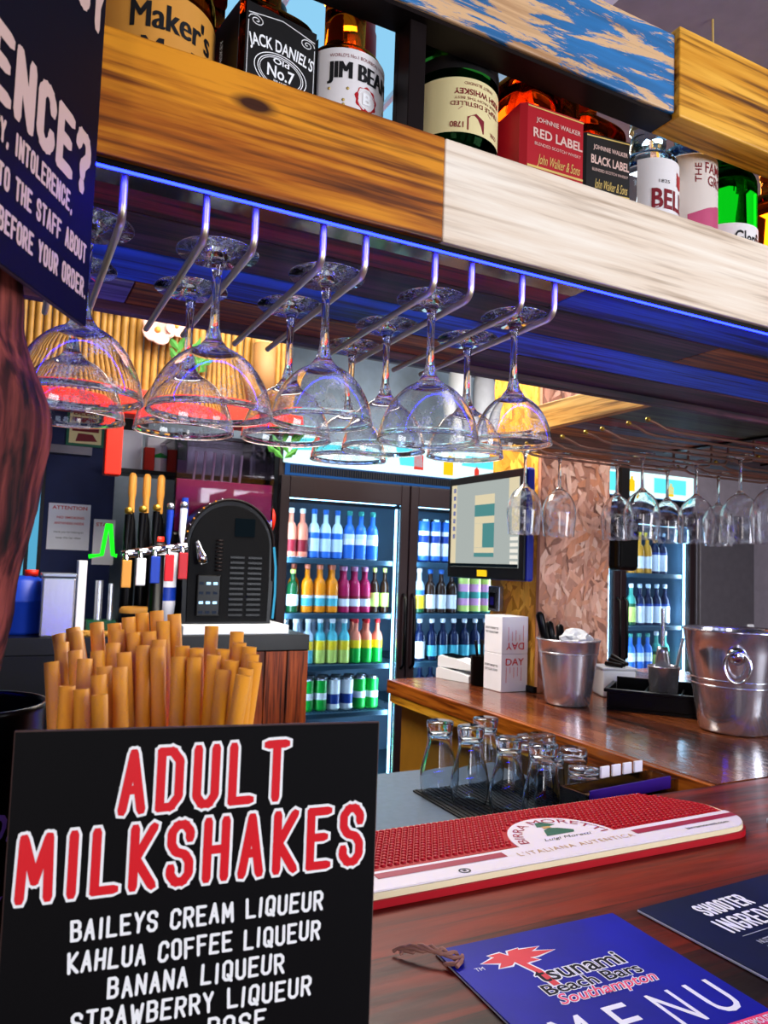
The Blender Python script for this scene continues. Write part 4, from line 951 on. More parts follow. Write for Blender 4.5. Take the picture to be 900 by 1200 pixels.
# left door
g1, g2, g3, g4 = 'bottles on the top shelf behind the left fridge door', 'bottles on the second shelf behind the left fridge door', 'bottles on the third shelf behind the left fridge door', 'cans on the bottom shelf behind the left fridge door'
Z1, Z2, Z3, Z4 = SH
for i, x in enumerate((1.232, 1.292)): drink('vodka_pink', x, Z1, 'pink bottle on the top shelf behind the left fridge door', g1)
for i, x in enumerate((1.354, 1.416, 1.478)): drink('mixer_blue', x, Z1, 'blue-capped pale bottle on the top shelf behind the left fridge door', g1)
for i, x in enumerate((1.541, 1.602, 1.664)): drink('mixer_clear', x, Z1, 'teal-capped blue bottle on the top shelf behind the left fridge door', g1)
drink('lime_cap', 1.255, Z2, 'dark green bottle with lime cap, left of the orange juice bottles', g2)
for x in (1.330, 1.394, 1.457): drink('orange_juice', x, Z2, 'orange juice bottle on the second shelf behind the left fridge door', g2)
for x in (1.520, 1.579, 1.638): drink('berry_juice', x, Z2, 'dark pink juice bottle on the second shelf behind the left fridge door', g2)
for x in (1.693, 1.747): drink('cider_lime', x, Z2, 'lime-labelled brown bottle beside the dark pink juice bottles', g2)
for x in (1.216, 1.281, 1.345): drink('tonic_aqua', x, Z3, 'aqua bottle with yellow band on the third shelf of the left fridge', g3)
for x in (1.408, 1.470, 1.531): drink('tonic_lime', x, Z3, 'lime bottle with aqua shoulder on the third shelf of the left fridge', g3)
for x in (1.592, 1.652, 1.712): drink('apple_fizz', x, Z3, 'green bottle with salmon neck on the third shelf of the left fridge', g3)
drink('can_white', 1.219, Z4, 'partly hidden white and blue can at the far left of the bottom shelf cans', g4)
drink('can_orange', 1.286, Z4, 'orange can on the bottom shelf behind the left fridge door', g4)
for x in (1.352, 1.421): drink('can_green', x, Z4, 'green can beside the orange can on the bottom shelf', g4)
for x in (1.490, 1.559): drink('can_white', x, Z4, 'white and blue can between the two pairs of green cans', g4)
for x in (1.628, 1.697): drink('can_green', x, Z4, 'green can at the right end of the bottom shelf of cans', g4)
for x in (1.250, 1.322, 1.392, 1.462, 1.532, 1.602, 1.672):
    drink('can_green' if x > 1.3 else 'can_orange', x, Z4, 'can in the back row of the bottom shelf, behind the front cans', 'back row cans', 3.50)
for x in (1.26, 1.335, 1.405, 1.475, 1.545, 1.615, 1.685):
    drink('tonic_aqua' if x < 1.6 else 'apple_fizz', x, Z3, 'bottle in the back row of the third shelf, mostly hidden by the front bottles', 'back row bottles on the third shelf', 3.505)
for x in (1.29, 1.36, 1.425, 1.487, 1.55, 1.61, 1.667):
    drink('orange_juice' if x < 1.5 else 'berry_juice', x, Z2, 'bottle in the back row of the second shelf, mostly hidden by the front bottles', 'back row bottles on the second shelf', 3.505)
mk_bottle('lemon_cap', .036, .25, ['b_green', 'b_lime', 'b_dkgreen', 'b_green', 'b_yellow'], [(.02, .14, 0), (.14, .44, 1), (.44, .52, 0)])
for x in (1.43, 1.52, 1.61, 1.70): drink('lemon_cap', x, .162+.30, 'green bottle with yellow cap below the bottom shelf of cans', 'green bottles at the bottom of the fridge', 3.44)
MB_ = MB().box(0, .58, .055, .57, .446, .461); 
fr_ = [o for o in bpy.data.objects if o.name == 'display_fridge'][0]
MB_.box(.62, 1.3, .055, .57, .446, .461); MB_.box(.045, .62, .055, .57, .446, .4605)
MB_.build('shelf', 'fridge_shelf', fr_)
# right door
h1, h2, h3 = 'tall cans behind the right fridge door', 'bottles on the second shelf behind the right fridge door', 'dark bottles behind the right fridge door'
for x in (1.972, 2.040, 2.108, 2.176): drink('can_blue', x, Z1, 'tall blue and white can behind the right fridge door', h1)
drink('pale_beer', 1.945, Z2, 'pale bottle with yellow label at the left end behind the right fridge door', h2)
drink('amber_beer', 2.010, Z2, 'brown beer bottle beside the pale bottle with yellow label', h2)
for x in (2.075, 2.140): drink('amber_beer', x, Z2, 'white-labelled brown beer bottle behind the right fridge door', h2)
for x in (2.215, 2.287, 2.359): drink('can_pastel', x, Z2, 'pastel pink and green can behind the right fridge door', h2)
drink('white_beer', 1.960, Z3, 'bottle with large white label beside the stacked card machines', h3)
for x in (2.035, 2.100, 2.165, 2.230, 2.295, 2.360): drink('navy_beer', x, Z3, 'dark blue bottle on the third shelf behind the right fridge door', h3)
drink('navy_beer', 1.972, Z4, 'dark bottle on the lower shelf behind the upturned glasses', h3); drink('white_beer', 2.035, Z4, 'white labelled bottle on the lower shelf behind the upturned glasses', h3)
drink('navy_beer', 1.965, .462, 'dark bottle at the bottom right of the left fridge, above the grey worktop', h3); drink('white_beer', 2.035, .462, 'white labelled bottle low in the fridge above the grey worktop', h3)
# second fridge
k1, k2, k3 = 'gold bottles in the fridge right of the pillar', 'green and white bottles in the fridge right of the pillar', 'lower bottles in the fridge right of the pillar'
for x in (3.36, 3.42, 3.482, 3.545, 3.61, 3.675): drink('gold_beer' if x < 3.6 else 'white_label', x, 1.505, 'gold bottle in the fridge right of the pillar' if x < 3.6 else 'pale labelled bottle right of the gold ones on the top shelf', k1)
for x in (3.36, 3.43): drink('green_beer', x, 1.19, 'green bottle on the middle shelf right of the pillar', k2)
for x in (3.50, 3.572, 3.645, 3.715): drink('white_label', x, 1.19, 'white labelled bottle on the middle shelf right of the pillar', k2)
for x in (3.36, 3.43, 3.50, 3.57, 3.645, 3.715): drink('mixer_clear' if x < 3.6 else 'green_beer', x, .90, 'bottle on the low shelf of the fridge right of the pillar', k3)
DR.pop('used')
# plastic drums standing on the first fridge
def drum(x, col, label, h):
    t = thing('plastic_drum', label, 'drum', (x, 3.48, 2.1105))
    MB().lathe([(0, 0), (.058, 0), (.062, .006), (.062, h*.85), (.05, h*.92), (.034, h*.94), (.034, h*.96), (0, h*.96)], 28).build('body', col, t)
    MB().lathe([(.036, h*.955), (.036, h), (0, h)], 24).build('lid', 'black_plastic', t)
drum(2.20, 'white_plastic', 'white plastic drum on top of the fridge, left of the pair', .52); drum(2.36, 'grey_card', 'grey plastic drum on top of the fridge, right of the white one', .50)

# ------------------------------------------------------------------ wood-chip pillar
pl = thing('pillar', 'square pillar clad in wood-chip board standing at the side counter', 'pillar', (0, 0, 0))
def osb_panel(name, base, mat, w_, h, xf, n):
    o = MB().box(0, w_, 0, .014, 0, h, 0, xf=xf).build(name, base, pl)
    m = MB()
    for k in range(n):
        x, z = random.uniform(.005, w_-.005), random.uniform(.0, h); a = random.gauss(PI/2, .75); L_ = random.uniform(.018, .062); b_ = random.uniform(.005, .016)
        P = []
        for (u, v) in ((-L_, -b_*.6), (-L_*.3, -b_), (L_*.5, -b_*.8), (L_, -b_*.1), (L_*.6, b_), (-L_*.5, b_*.9)):
            u += random.uniform(-.2, .2)*L_; v += random.uniform(-.3, .3)*b_
            px_ = x+u*math.cos(a)-v*math.sin(a); pz_ = z+u*math.sin(a)+v*math.cos(a)
            P.append((min(max(px_, .0005), w_-.0005), -.0004-.0000035*k, min(max(pz_, .0005), h-.0005)))
        m.add(P, [tuple(range(6))], 0, False, xf)
    m.build('wood_chips', mat, o)
MB().box(1.610, 1.875, 2.018, 2.27, 1.1005, 2.69).build('core', 'osb_base_amber', pl)
osb_panel('front_panel', 'osb_base_pink', 'osb_pink', .302, 1.589, T(1.594, 2.0, 1.1005), 900)
osb_panel('side_panel', 'osb_base_amber', 'osb_amber', .262, 1.589, T(1.594, 2.277, 1.1005) @ RZ(-PI/2), 420)
MB().box(1.580, 1.5935, 2.0, 2.277, 1.1005, 1.120, bev=.002).build('skirting_strip', 'black_plastic', pl)

# ------------------------------------------------------------------ side shelf over the counter and its wine-glass rack
ss = thing('side_shelf', 'overhead plank shelf above the side counter with a pale pine fascia', 'shelf', (0, 0, 0))
MB().box(1.24, 1.262, 1.05, 1.575, 1.868, 1.934, bev=.0015).build('fascia_board', 'pine', ss)['label'] = 'pale pine fascia'
y = 1.05
for m_, w_ in (('plum_plank', .12), ('green_plank', .195), ('red_plank', .075), ('slate_plank', .075), ('umber_plank', .10), ('plum_plank', .10), ('slate_plank', .10), ('umber_plank', .11)):
    MB().box(1.2625, 2.6, y, y+w_-.003, 1.872, 1.892, bev=.001).build('shelf_plank', m_, ss); y += w_
wr = thing('glass_rack', 'bronze wire wine-glass rack with ball-tipped rods under the side shelf', 'glass rack', (0, 0, 0))
WZ = 1.806
PY = (1.18, 1.315, 1.45, 1.585)
plain('bronze_rod', '#b08474', .3, .9)
for py in PY:
    for dy in (-.027, .027):
        for (xa, xb) in ((1.20, 1.78), (1.80, 2.22)):
            yy = py+dy
            MB().tube([(xa, yy, WZ+.017), (xa+.02, yy, WZ+.013), (xa+.05, yy, WZ+.003), (xa+.08, yy, WZ), (xb-.04, yy, WZ), (xb-.012, yy, WZ+.004), (xb, yy, WZ+.020), (xb, yy, 1.870)], .0033, 10).build('rod', 'bronze_rod', wr)
            MB().lathe([(0, -.006), (.0045, -.004), (.006, 0), (.0045, .004), (0, .006)], 12, c=(xa-.003, yy, WZ+.018)).build('ball_tip', 'cap_gold', wr)
for xx in (1.778, 2.218): MB().box(xx-.012, xx+.012, 1.13, 1.64, 1.866, 1.8715).build('mounting_bar', 'steel_black', wr)
def wine(x, y, H, R, label):
    t = thing('wine_glass', label, 'glass', (x, y, WZ+.0078), (PI, 0, 0), group='wine glasses on the bronze rack')
    fr = .034; st = H*.42
    prof = [(0, 0), (fr*.97, 0), (fr, .0008), (fr, .0014), (fr*.97, .0022), (.012, .005), (.006, .012), (.004, .025), (.0036, st*.7), (.0046, st*.94)]
    out = [(.012, st+.003)]
    for k in range(1, 15):
        u = (k/14)**1.35; r = R*max(0, 1-(1-min(1, u/.62))**2.3)**.5*(1-.13*max(0, u-.5)/.5); out.append((max(r, .012), st+.003+(H-st-.003)*u))
    out.insert(-1, (out[-1][0]+.0001, out[-1][1]-.0006)); th = .0010; inn = [(max(r-th, .001), z+th*.8 if k < len(out)-2 else z) for k, (r, z) in enumerate(out)][::-1]
    MB().lathe(prof+out+inn+[(0, out[0][1]+.001)], 36).build('glass_body', 'clear_glass', t)
for (x, y, H, R, lab) in ((1.21, 1.585, .222, .046, 'wine glass hung in front of the till screen edge, furthest along the rack'),
    (1.325, 1.585, .222, .046, 'wine glass hung in front of the wood-chip pillar'),
    (1.53, 1.585, .222, .044, 'wine glass hung in front of the black wall speaker'),
    (1.487, 1.45, .224, .047, 'wine glass just right of the black wall speaker'),
    (1.725, 1.585, .222, .045, 'wine glass hung before the middle of the second fridge header'),
    (1.688, 1.45, .226, .049, 'wine glass hung before the right of the second fridge header'),
    (1.94, 1.585, .222, .045, 'wine glass half hidden behind the large one before the grey cabinet'),
    (1.692, 1.315, .228, .049, 'large wine glass hung before the grey cabinet'),
    (1.625, 1.18, .232, .046, 'wine glass cut by the right edge of the picture')):
    wine(x, y, H, R, lab)

# ------------------------------------------------------------------ things on the side counter
CZ = 1.1000
# till screen on the pillar's side
a_ = math.atan2(-(2.42-1.965), -( .0)) 
sc2 = thing('till_screen', 'large till touchscreen with a pale order window lit up, mounted beside the pillar', 'screen', (1.505, 2.185, 1.645), (0, 0, -PI/2+.0))
MB().box(-.232, .232, .0, .030, -.182, .188, bev=.008).build('casing', 'blue_lit_edge', sc2)['label'] = 'rear casing coloured as lit by blue light'  # blue light on the screen's side put into the casing colour
MB().box(-.230, .230, -.012, -.0005, -.180, .186, bev=.005).build('bezel', 'screen_shell', sc2)
dp = MB().box(-.205, .205, -.0140, -.0125, -.140, .158).build('display', 'screen_grey', sc2)
def ui(mat, *rects):
    for (x0, x1, z0, z1) in rects: MB().add([(x0, -.0146, z0), (x1, -.0146, z0), (x1, -.0146, z1), (x0, -.0146, z1)], [(0, 1, 2, 3)]).build('display_window', mat, dp)
ui('screen_cream', (-.205, -.170, -.136, .158), (.150, .205, -.02, .158)); 
ui('screen_white', *[(.160, .203, -.13+.02*k, -.118+.02*k) for k in range(6)])
ui('screen_blue', *[(-.192, -.176, .13-.028*k, .146-.028*k) for k in range(7)])
def ui2(mat, *rects):
    m = MB()
    for (x0, x1, z0, z1) in rects: m.add([(x0, -.0151, z0), (x1, -.0151, z0), (x1, -.0151, z1), (x0, -.0151, z1)], [(0, 1, 2, 3)])
    m.build('order_window', mat, dp)
ui2('screen_cream', (-.050, .070, .078, .112), (-.050, .070, .012, .036), (-.05, .0, -.072, .0115), (-.05, .07, -.09, -.073)); ui2('screen_teal', (-.050, .070, .0365, .0775), (.001, .070, -.072, .0115), (-.05, .07, -.105, -.091))
ui2('screen_dark', (-.205, .205, -.1395, -.128))
MB().box(-.03, .03, -.0132, -.0125, -.172, -.150).build('sticker', 'yellow_sticker', sc2)
MB().box(-.06, .06, .0305, .088, -.05, .05, bev=.004).build('wall_bracket', 'black_plastic', sc2)
pd = thing('card_socket', 'black wall socket plate with a violet light below the till screen', 'socket', (1.5925, 2.225, 1.395), (0, 0, -PI/2))
MB().box(-.034, .034, -.022, 0, -.045, .045, bev=.004).build('plate', 'silver', pd); MB().box(-.022, .014, -.026, -.0225, -.034, .022, bev=.002).build('socket_face', 'black_plastic', pd)
plain('violet', '#2a1c98', .3); MB().box(-.012, .008, -.0275, -.0262, -.022, .006).build('indicator', 'violet', pd)
# two stacked drink boxes
def card_box(z, flip, label):
    t = thing('card_box', label, 'box', (1.5325, 2.0915, z), (0, 0, .0), group=None)
    bx = MB().box(-.053, .053, -.050, .050, 0, .122, bev=.0015).build('carton', 'white_card', t)
    m = MB(); m2 = MB()
    R_ = Matrix.Rotation(PI, 4, 'Y') if flip else Matrix.Identity(4)
    X = T(0, 0, .061) @ R_ @ T(0, 0, -.061)
    m.text('DAY', -.036, .036, .086, .108, 0, X @ T(0, -.0505, 0) @ VERT, z=.0004, off=.01)
    for k, h in enumerate((.05, .02, .035, .03, .045)): m.box(-.034+.015*k, -.0325+.015*k, -.0506, -.0502, .080-h, .080, xf=X)
    m.build('red_lettering', 'red_ink', bx)
    FX = T(-.0534, 0, 0) @ RZ(-PI/2) @ VERT
    m2.text("DON'T FORGET TO", -.042, .030, .078, .085, 0, X @ FX if not flip else FX, z=.0003, off=.02); m2.text('TIP YOUR STAFF', -.042, .030, .064, .071, 0, FX, z=.0003, off=.02)
    m2.build('black_lettering', 'black_ink', bx)
card_box(CZ+.0005, False, 'white carton with red lettering, lower of the two stacked by the pillar')
card_box(CZ+.1235, True, 'white carton with upside-down red lettering, upper of the two stacked by the pillar')
# stacked card readers
def reader(z, dx, label):
    t = thing('card_reader', label, 'card machine', (1.495+dx, 2.320, z), (0, 0, -1.25))
    m = MB().prism([(-.075, 0), (.075, 0), (.075, .022), (.02, .032), (-.067, .040), (-.075, .034)], -.036, .036, xf=Matrix.Rotation(PI/2, 4, 'X')); m.build('body', 'white_plastic', t)
    MB().box(-.064, .004, -.028, .028, .0372, .0392, xf=T(0, 0, .0) @ Matrix.Rotation(.085, 4, 'Y')).build('display', 'screen_dark', t)
    k = MB()
    for i in range(3):
        for j in range(3): k.box(.022+.018*i, .034+.018*i, -.026+.019*j, -.014+.019*j, .026, .0315-.0032*i, bev=.001)
    k.build('keypad', 'grey_card', t)
reader(CZ+.0005, 0, 'white card machine, lower of the two stacked on the side counter end'); reader(CZ+.0420, .006, 'white card machine, upper of the two stacked on the side counter end')
# pen pot
pp = thing('pen_pot', 'black mesh pen pot between the card machines and white cartons', 'pen pot', (1.506, 2.190, CZ+.0005))
MB().lathe([(0, 0), (.036, 0), (.038, .003), (.040, .098), (.0415, .1), (.039, .1), (.037, .004), (0, .004)], 28).build('pot', 'black_matt', pp)
def pen(dx, dy, lx, ly, col, label):
    t = thing('pen', label, 'pen', (1.506+dx, 2.190+dy, CZ+.0055), (ly, lx, 0))
    MB().lathe([(0, 0), (.002, .004), (.0045, .014), (.0045, .12), (.004, .124), (0, .124)], 12).build('barrel', col, t)
    MB().lathe([(.0047, .085), (.0052, .088), (.0052, .145), (.004, .148), (0, .148)], 12).build('cap', col if col != 'grey_card' else 'black_plastic', t)
pen(.004, -.012, .14, .05, 'red_ink', 'red pen in the black pen pot'); pen(-.006, .0, -.12, -.05, 'grey_card', 'grey pen in the black pen pot'); pen(.006, .012, .1, -.14, 'black_plastic', 'black pen in the black pen pot')
# steel utensil bucket
def bucket(name, x, y, R0, R1, H, label, mat, beads):
    t = thing(name, label, 'bucket', (x, y, CZ+.0005))
    out = [(0, 0), (R0*.92, 0), (R0, .006)]+[(R0+(R1-R0)*u, .006+(H-.012)*u) for u in (.2, .4, .6, .8, 1.)]
    m = MB().lathe(out+[(R1+.003, H-.003), (R1+.003, H), (R1, H+.002), (R1-.003, H), (R1-.003, H-.008), (R0-.002, .010), (0, .010)], 56)
    for u in beads:
        r = R0+(R1-R0)*u; m.lathe([(r, H*u-.003), (r+.0022, H*u-.001), (r+.0022, H*u+.001), (r, H*u+.003)], 56)
    m.build('body', mat, t); return t
bk = bucket('steel_bucket', 1.560, 1.812, .066, .093, .195, 'brushed steel bucket holding black-handled utensils in front of the pillar', 'steel', (.80,))
MB().lathe([(0, 0), (.010, .001), (.012, .006), (.008, .010), (0, .011)], 20, xf=T(.086, -.012, .160) @ Matrix.Rotation(PI/2, 4, 'Y')).build('handle_lug', 'chrome', bk)
def tongs(x, y, z, lx, ly, L_, label, hcol='black_plastic', blade=True):
    t = thing('utensil', label, 'utensil', (x, y, z), (ly, lx, .4))
    MB().tube([(0, 0, 0), (0, 0, L_*.55)], [.004, .005], 10).build('shaft', 'chrome', t)
    MB().tube([(0, 0, L_*.5), (0, 0, L_*.56), (0, 0, L_*.8), (0, 0, L_*.97), (0, 0, L_)], [.006, .010, .013, .012, .006], 12).build('handle', hcol, t)
tongs(1.545, 1.835, CZ+.014, -.30, -.1, .275, 'taller black-handled utensil leaning left in the steel bucket'); tongs(1.556, 1.84, CZ+.014, -.12, -.12, .235, 'shorter black-handled utensil in the steel bucket')
tongs(1.575, 1.85, CZ+.014, .10, -.12, .222, 'black-handled utensil behind the crumpled film in the steel bucket')
bm = bmesh.new(); bmesh.ops.create_icosphere(bm, subdivisions=3, radius=.045)
for v in bm.verts:
    k = 1+.28*math.sin(v.co.x*140+v.co.y*90)*math.sin(v.co.z*120)+random.uniform(-.12, .12); v.co *= k; v.co.z *= .75
m = MB(); m.add([v.co.copy() for v in bm.verts], [[v.index for v in f.verts] for f in bm.faces], 0, False); bm.free()
o = m.build('plastic_film', 'white_wrap', None, (1.582, 1.806, CZ+.188)); tag(o, 'crumpled clear plastic wrap in the top of the steel bucket', 'plastic wrap')
# black bar caddy
cd = thing('bar_caddy', 'black plastic bar caddy tray between the steel bucket and champagne bucket', 'tray', (1.775, 1.640, CZ+.0005), (0, 0, -.90))
m = MB(); m.box(-.15, .15, -.085, .085, 0, .008); m.box(-.15, -.144, -.085, .085, .0085, .062, bev=.0015); m.box(.144, .15, -.085, .085, .0085, .062, bev=.0015); m.box(-.1435, .1435, -.085, -.079, .0085, .062, bev=.0015); m.box(-.1435, .1435, .079, .085, .0085, .078, bev=.0015)
m.build('tray', 'black_plastic', cd)
m = MB(); m.box(-.05, -.045, -.0785, .0785, .0085, .056); m.box(.05, .055, -.0785, .0785, .0085, .056); m.build('divider', 'black_plastic', cd)
m = MB(); m.box(-.158, .158, -.093, -.0855, .052, .062, bev=.002); m.box(-.158, -.1505, -.085, .09, .052, .062, bev=.002); m.box(.1505, .158, -.085, .09, .052, .062, bev=.002); m.build('rim', 'black_plastic', cd)
cp = thing('shaker_tin', 'steel shaker tin with bar tools standing in the black caddy', 'shaker', (1.775, 1.640, CZ+.0095))
MB().lathe([(0, 0), (.033, 0), (.035, .003), (.0455, .118), (.047, .12), (.0455, .122), (.044, .118), (.033, .004), (0, .004)], 44).build('tin', 'steel', cp)
t = thing('ice_scoop', 'steel ice scoop standing handle-up in the shaker tin', 'scoop', (1.773, 1.642, CZ+.112), (0, -.15, .6))
MB().tube([(.014, 0, .075), (.022, 0, .12), (.03, 0, .185)], [.005, .006, .0065], 10).build('handle', 'silver', t)
sc3 = MB(); vs = []; fs = []
for j in range(7):
    for i in range(9):
        a = -1.2+2.4*i/8; u = j/6; vs.append((-.014*math.cos(a)+.014, .024*math.sin(a)*(.6+.4*math.sin(PI*(.3+.7*u))), -.04+.115*u))
for j in range(6):
    for i in range(8): fs.append((j*9+i, j*9+i+1, (j+1)*9+i+1, (j+1)*9+i))
sc3.add(vs, fs, 0, True); o = sc3.build('scoop_blade', 'silver', t); md = o.modifiers.new('thick', 'SOLIDIFY'); md.thickness = .0014
t = thing('bar_spoon', 'flat steel bar tool leaning right in the shaker tin', 'bar tool', (1.783, 1.632, CZ+.016), (.05, .26, 0))
MB().box(-.006, .006, -.0012, .0012, 0, .205, bev=.0008).build('shaft', 'silver', t)
t = thing('food_tub', 'white lidded plastic tub behind the black caddy', 'tub', (1.83, 1.90, CZ+.0005), (0, 0, -.4))
MB().box(-.055, .055, -.05, .05, 0, .085, bev=.006).build('tub', 'white_plastic', t); MB().box(-.058, .058, -.053, .053, .0855, .094, bev=.003).build('lid', 'grey_card', t)
t = thing('knife_block', 'small black-handled tools lying on the white tub', 'tools', (1.83, 1.885, CZ+.0955), (0, 0, .5))
for k in range(3): MB().tube([(-.05+.03*k, -.03, .008), (-.02+.03*k, .03, .008+.010*k)], [.007, .008], 8).build('handle', 'black_plastic', t)
# champagne bucket
cb = bucket('champagne_bucket', 1.742, 1.372, .088, .126, .262, 'large polished champagne bucket with ring handle at the right of the side counter', 'bucket_steel', (.46, .52))
lug = MB().lathe([(0, 0), (.020, .0), (.024, .006), (.020, .016), (.010, .022), (0, .023)], 28, xf=RZ(-2.42) @ T(.115, 0, .205) @ Matrix.Rotation(PI/2, 4, 'Y')).build('handle_lug', 'chrome', cb)
ring = []
for k in range(28):
    a = 2*PI*k/28; ring.append((.133-.012*0, .030*math.sin(a), .180+.042*math.cos(a)*(1 if math.cos(a) < 0 else .8)))
MB().tube([RZ(-2.42) @ Vector(p_) for p_ in ring], .0042, 10, closed=True).build('ring_handle', 'chrome', cb)

# ------------------------------------------------------------------ upturned glasses on the grey worktop
gm = thing('drip_mat', 'black ribbed rubber mat under the upturned glasses', 'mat', (0, 0, .9803))
m = MB(); m.box(.885, 1.236, 1.20, 1.555, 0, .004, bev=.001)
for k in range(26): m.box(.89+.0132*k, .896+.0132*k, 1.205, 1.55, .0042, .0062)
m.build('rubber_mat', 'rubber_black', gm)
def tulip(x, y, H, R, label):
    t = thing('beer_glass', label, 'glass', (x, y, .9867), group='upturned tulip glasses')
    # upside down: rim at the bottom, thick base on top
    out = [(R*.858, 0), (R*.862, .0006), (R*.95, H*.08), (R, H*.20), (R*.97, H*.32), (R*.84, H*.48), (R*.70, H*.63), (R*.63, H*.76), (R*.66, H*.88), (R*.72, H*.97), (R*.70, H), (0, H)]
    inn = [(R*.858-.0025, .0), (R*.86-.0024, .0006), (R*.95-.0028, H*.08), (R-.003, H*.20), (R*.97-.003, H*.32), (R*.84-.003, H*.48), (R*.70-.003, H*.63), (R*.63-.004, H*.76), (R*.5, H*.86), (0, H*.88)]
    MB().lathe(inn[::-1]+out, 40).build('glass_body', 'thick_glass', t)
tulip(.928, 1.512, .160, .044, 'tulip beer glass upturned at the far left of the glasses'); tulip(.955, 1.425, .164, .043, 'tulip beer glass upturned, second from the left')
tulip(.992, 1.335, .156, .041, 'tulip beer glass upturned, right of the second and nearer'); tulip(1.020, 1.255, .158, .043, 'nearest tulip beer glass, centre of the group just behind the bar mat')
tulip(1.060, 1.520, .158, .042, 'tulip beer glass upturned in the back row')
def tumbler(x, y, H, R, label):
    t = thing('tumbler', label, 'glass', (x, y, .9867), group='upturned tumblers')
    n = 40; vs = []
    out = [(R-.0002, 0), (R, .0006), (R*.97, H*.3), (R*.90, H*.7), (R*.86, H*.96), (R*.82, H), (0, H)]
    inn = [(R-.0025, 0), (R-.0024, .0006), (R*.97-.003, H*.3), (R*.90-.003, H*.7), (R*.84-.003, H*.86), (0, H*.87)]
    MB().lathe(inn[::-1]+out, 40).build('glass_body', 'thick_glass', t)
tumbler(1.110, 1.345, .115, .036, 'straight tumbler upturned right of the nearest tulip glass'); tumbler(1.135, 1.262, .102, .038, 'straight tumbler upturned, nearest to the purple trimmed tray')
tumbler(1.130, 1.440, .128, .037, 'taller straight tumbler upturned under the side counter'); tumbler(1.195, 1.365, .112, .036, 'straight tumbler upturned beside the side counter edge'); tumbler(1.195, 1.475, .120, .036, 'straight tumbler upturned at the back right of the group')
# clear tray with purple strip
ct = thing('garnish_tray', 'clear acrylic tray with purple strip and white tags behind the bar mat', 'tray', (1.105, 1.125, .9803), (0, 0, .10))
m = MB(); m.box(-.13, .13, -.035, .035, .0, .004); m.box(-.13, .13, -.035, -.031, .0045, .115, bev=.001); m.box(-.13, .13, .031, .035, .0045, .115, bev=.001); m.box(-.13, -.126, -.0305, .0305, .0045, .115); m.box(.126, .13, -.0305, .0305, .0045, .115)
m.build('tray', 'plastic_film', ct)
plain('purple_plastic', '#34127c', .35); MB().box(-.128, .10, -.0395, -.0355, .100, .124, bev=.001).build('purple_strip', 'purple_plastic', ct)
MB().box(-.12, .12, -.030, .030, .088, .094, bev=.001).build('yellow_tube', 'label_amber', ct)
for k in range(4): MB().box(-.02+.033*k, .004+.033*k, .0305, .0352, .116, .138, bev=.001).build('price_tag', 'white_card', ct)

# ------------------------------------------------------------------ back-left counter and its machines
bc = thing('back_counter', 'dark back counter with red-brown wooden end, left of the fridges', 'counter', (0, 0, 0))
MB().box(-.6, 1.10, 2.78, 3.54, 1.16, 1.220, bev=.003).build('counter_top', 'black_paint', bc)
MB().box(-.6, 1.10, 2.80, 3.54, 0, 1.1595).build('carcass', 'black_paint', bc)
m = MB()
for k in range(5): m.box(.66+.088*k, .745+.088*k, 2.782, 2.7985, .1, 1.158, bev=.002)
m.build('plank_front', 'red_brown_wood', bc)
MB().box(.612, 1.02, 2.80, 3.02, 1.2205, 1.256, bev=.004).build('drip_tray', 'white_plastic', bc)['label'] = 'pale drip tray'
# arched machine
ar = thing('drinks_machine', 'black arched drinks machine with a lit keypad and cyan side tube', 'drinks machine', (.79, 2.86, 1.2565))
def arch(w_, h, n=28, k=1.):
    P = [(-w_, 0), (w_, 0), (w_*1.02, h*.35), (w_, h-w_*1.05)]
    P += [(w_*math.cos(a), h-w_*1.05+w_*1.05*math.sin(a)) for a in [PI*i/n for i in range(1, n)]]
    P += [(-w_, h-w_*1.05), (-w_*1.02, h*.35)]; return P
MB().prism(arch(.172, .475), -.15, .0, xf=VERT).build('body', 'black_plastic', ar)
m = MB(); P = arch(.172, .475)
m.tube([(x, -.0045, z) for x, z in P[2:]], .0055, 8); m.build('trim_tube', 'steel_black', ar)
fp = MB().prism(arch(.155, .445), 0, .006, xf=T(0, -.0005, .008) @ VERT).build('front_panel', 'black_matt', ar)
m = MB()
for k in range(12):
    for j in range(2): m.box(.0+.07*j, .055+.07*j, -.0105, -.0068, .03+.02*k, .038+.02*k)
m.build('grille', 'black_plastic', ar)
MB().box(.012, .092, -.0105, -.0068, .335, .405, bev=.002).build('display', 'screen_dark', ar)
kp = MB().box(-.125, -.035, -.020, -.0068, .03, .185, bev=.005).build('keypad', 'black_plastic', ar)
for r_, row in enumerate((0, 0, 0, 1)):
    for c_ in range(3):
        lit = (r_ == 1) or (r_ == 3 and c_ > 0)
        MB().box(-.116+.026*c_, -.100+.026*c_, -.0225, -.0203, .040+.036*r_, .050+.036*r_, bev=.001).build('button', 'key_light' if lit else 'key_dim', kp)
m = MB(); m.tube([(.178, -.010, .02), (.184, -.010, .12), (.182, -.010, .22), (.172, -.010, .30)], .0045, 8); m.build('light_tube', 'cyan_strip', ar)
for k in range(9):
    a = PI*(.58+.38*k/8); MB().lathe([(0, -.004), (.004, 0), (0, .004)], 8, c=(.172*1.02*math.cos(a), -.014, .475-.18+.185*math.sin(a))).build('chasing_light', 'orange_bulb' if k % 2 else 'chrome', ar)
m = MB()
for k in range(9): m.lathe([(.012, 0), (.014, .003), (.012, .006)], 14, 0, T(-.045, -.016, .20+.014*k))
m.build('coil', 'steel_black', ar); MB().lathe([(0, 0), (.022, .004), (.02, .03), (.012, .06), (.008, .09)], 20, xf=T(-.105, -.028, .225) @ Matrix.Rotation(-.35, 4, 'Y')).build('spout', 'chrome', ar)
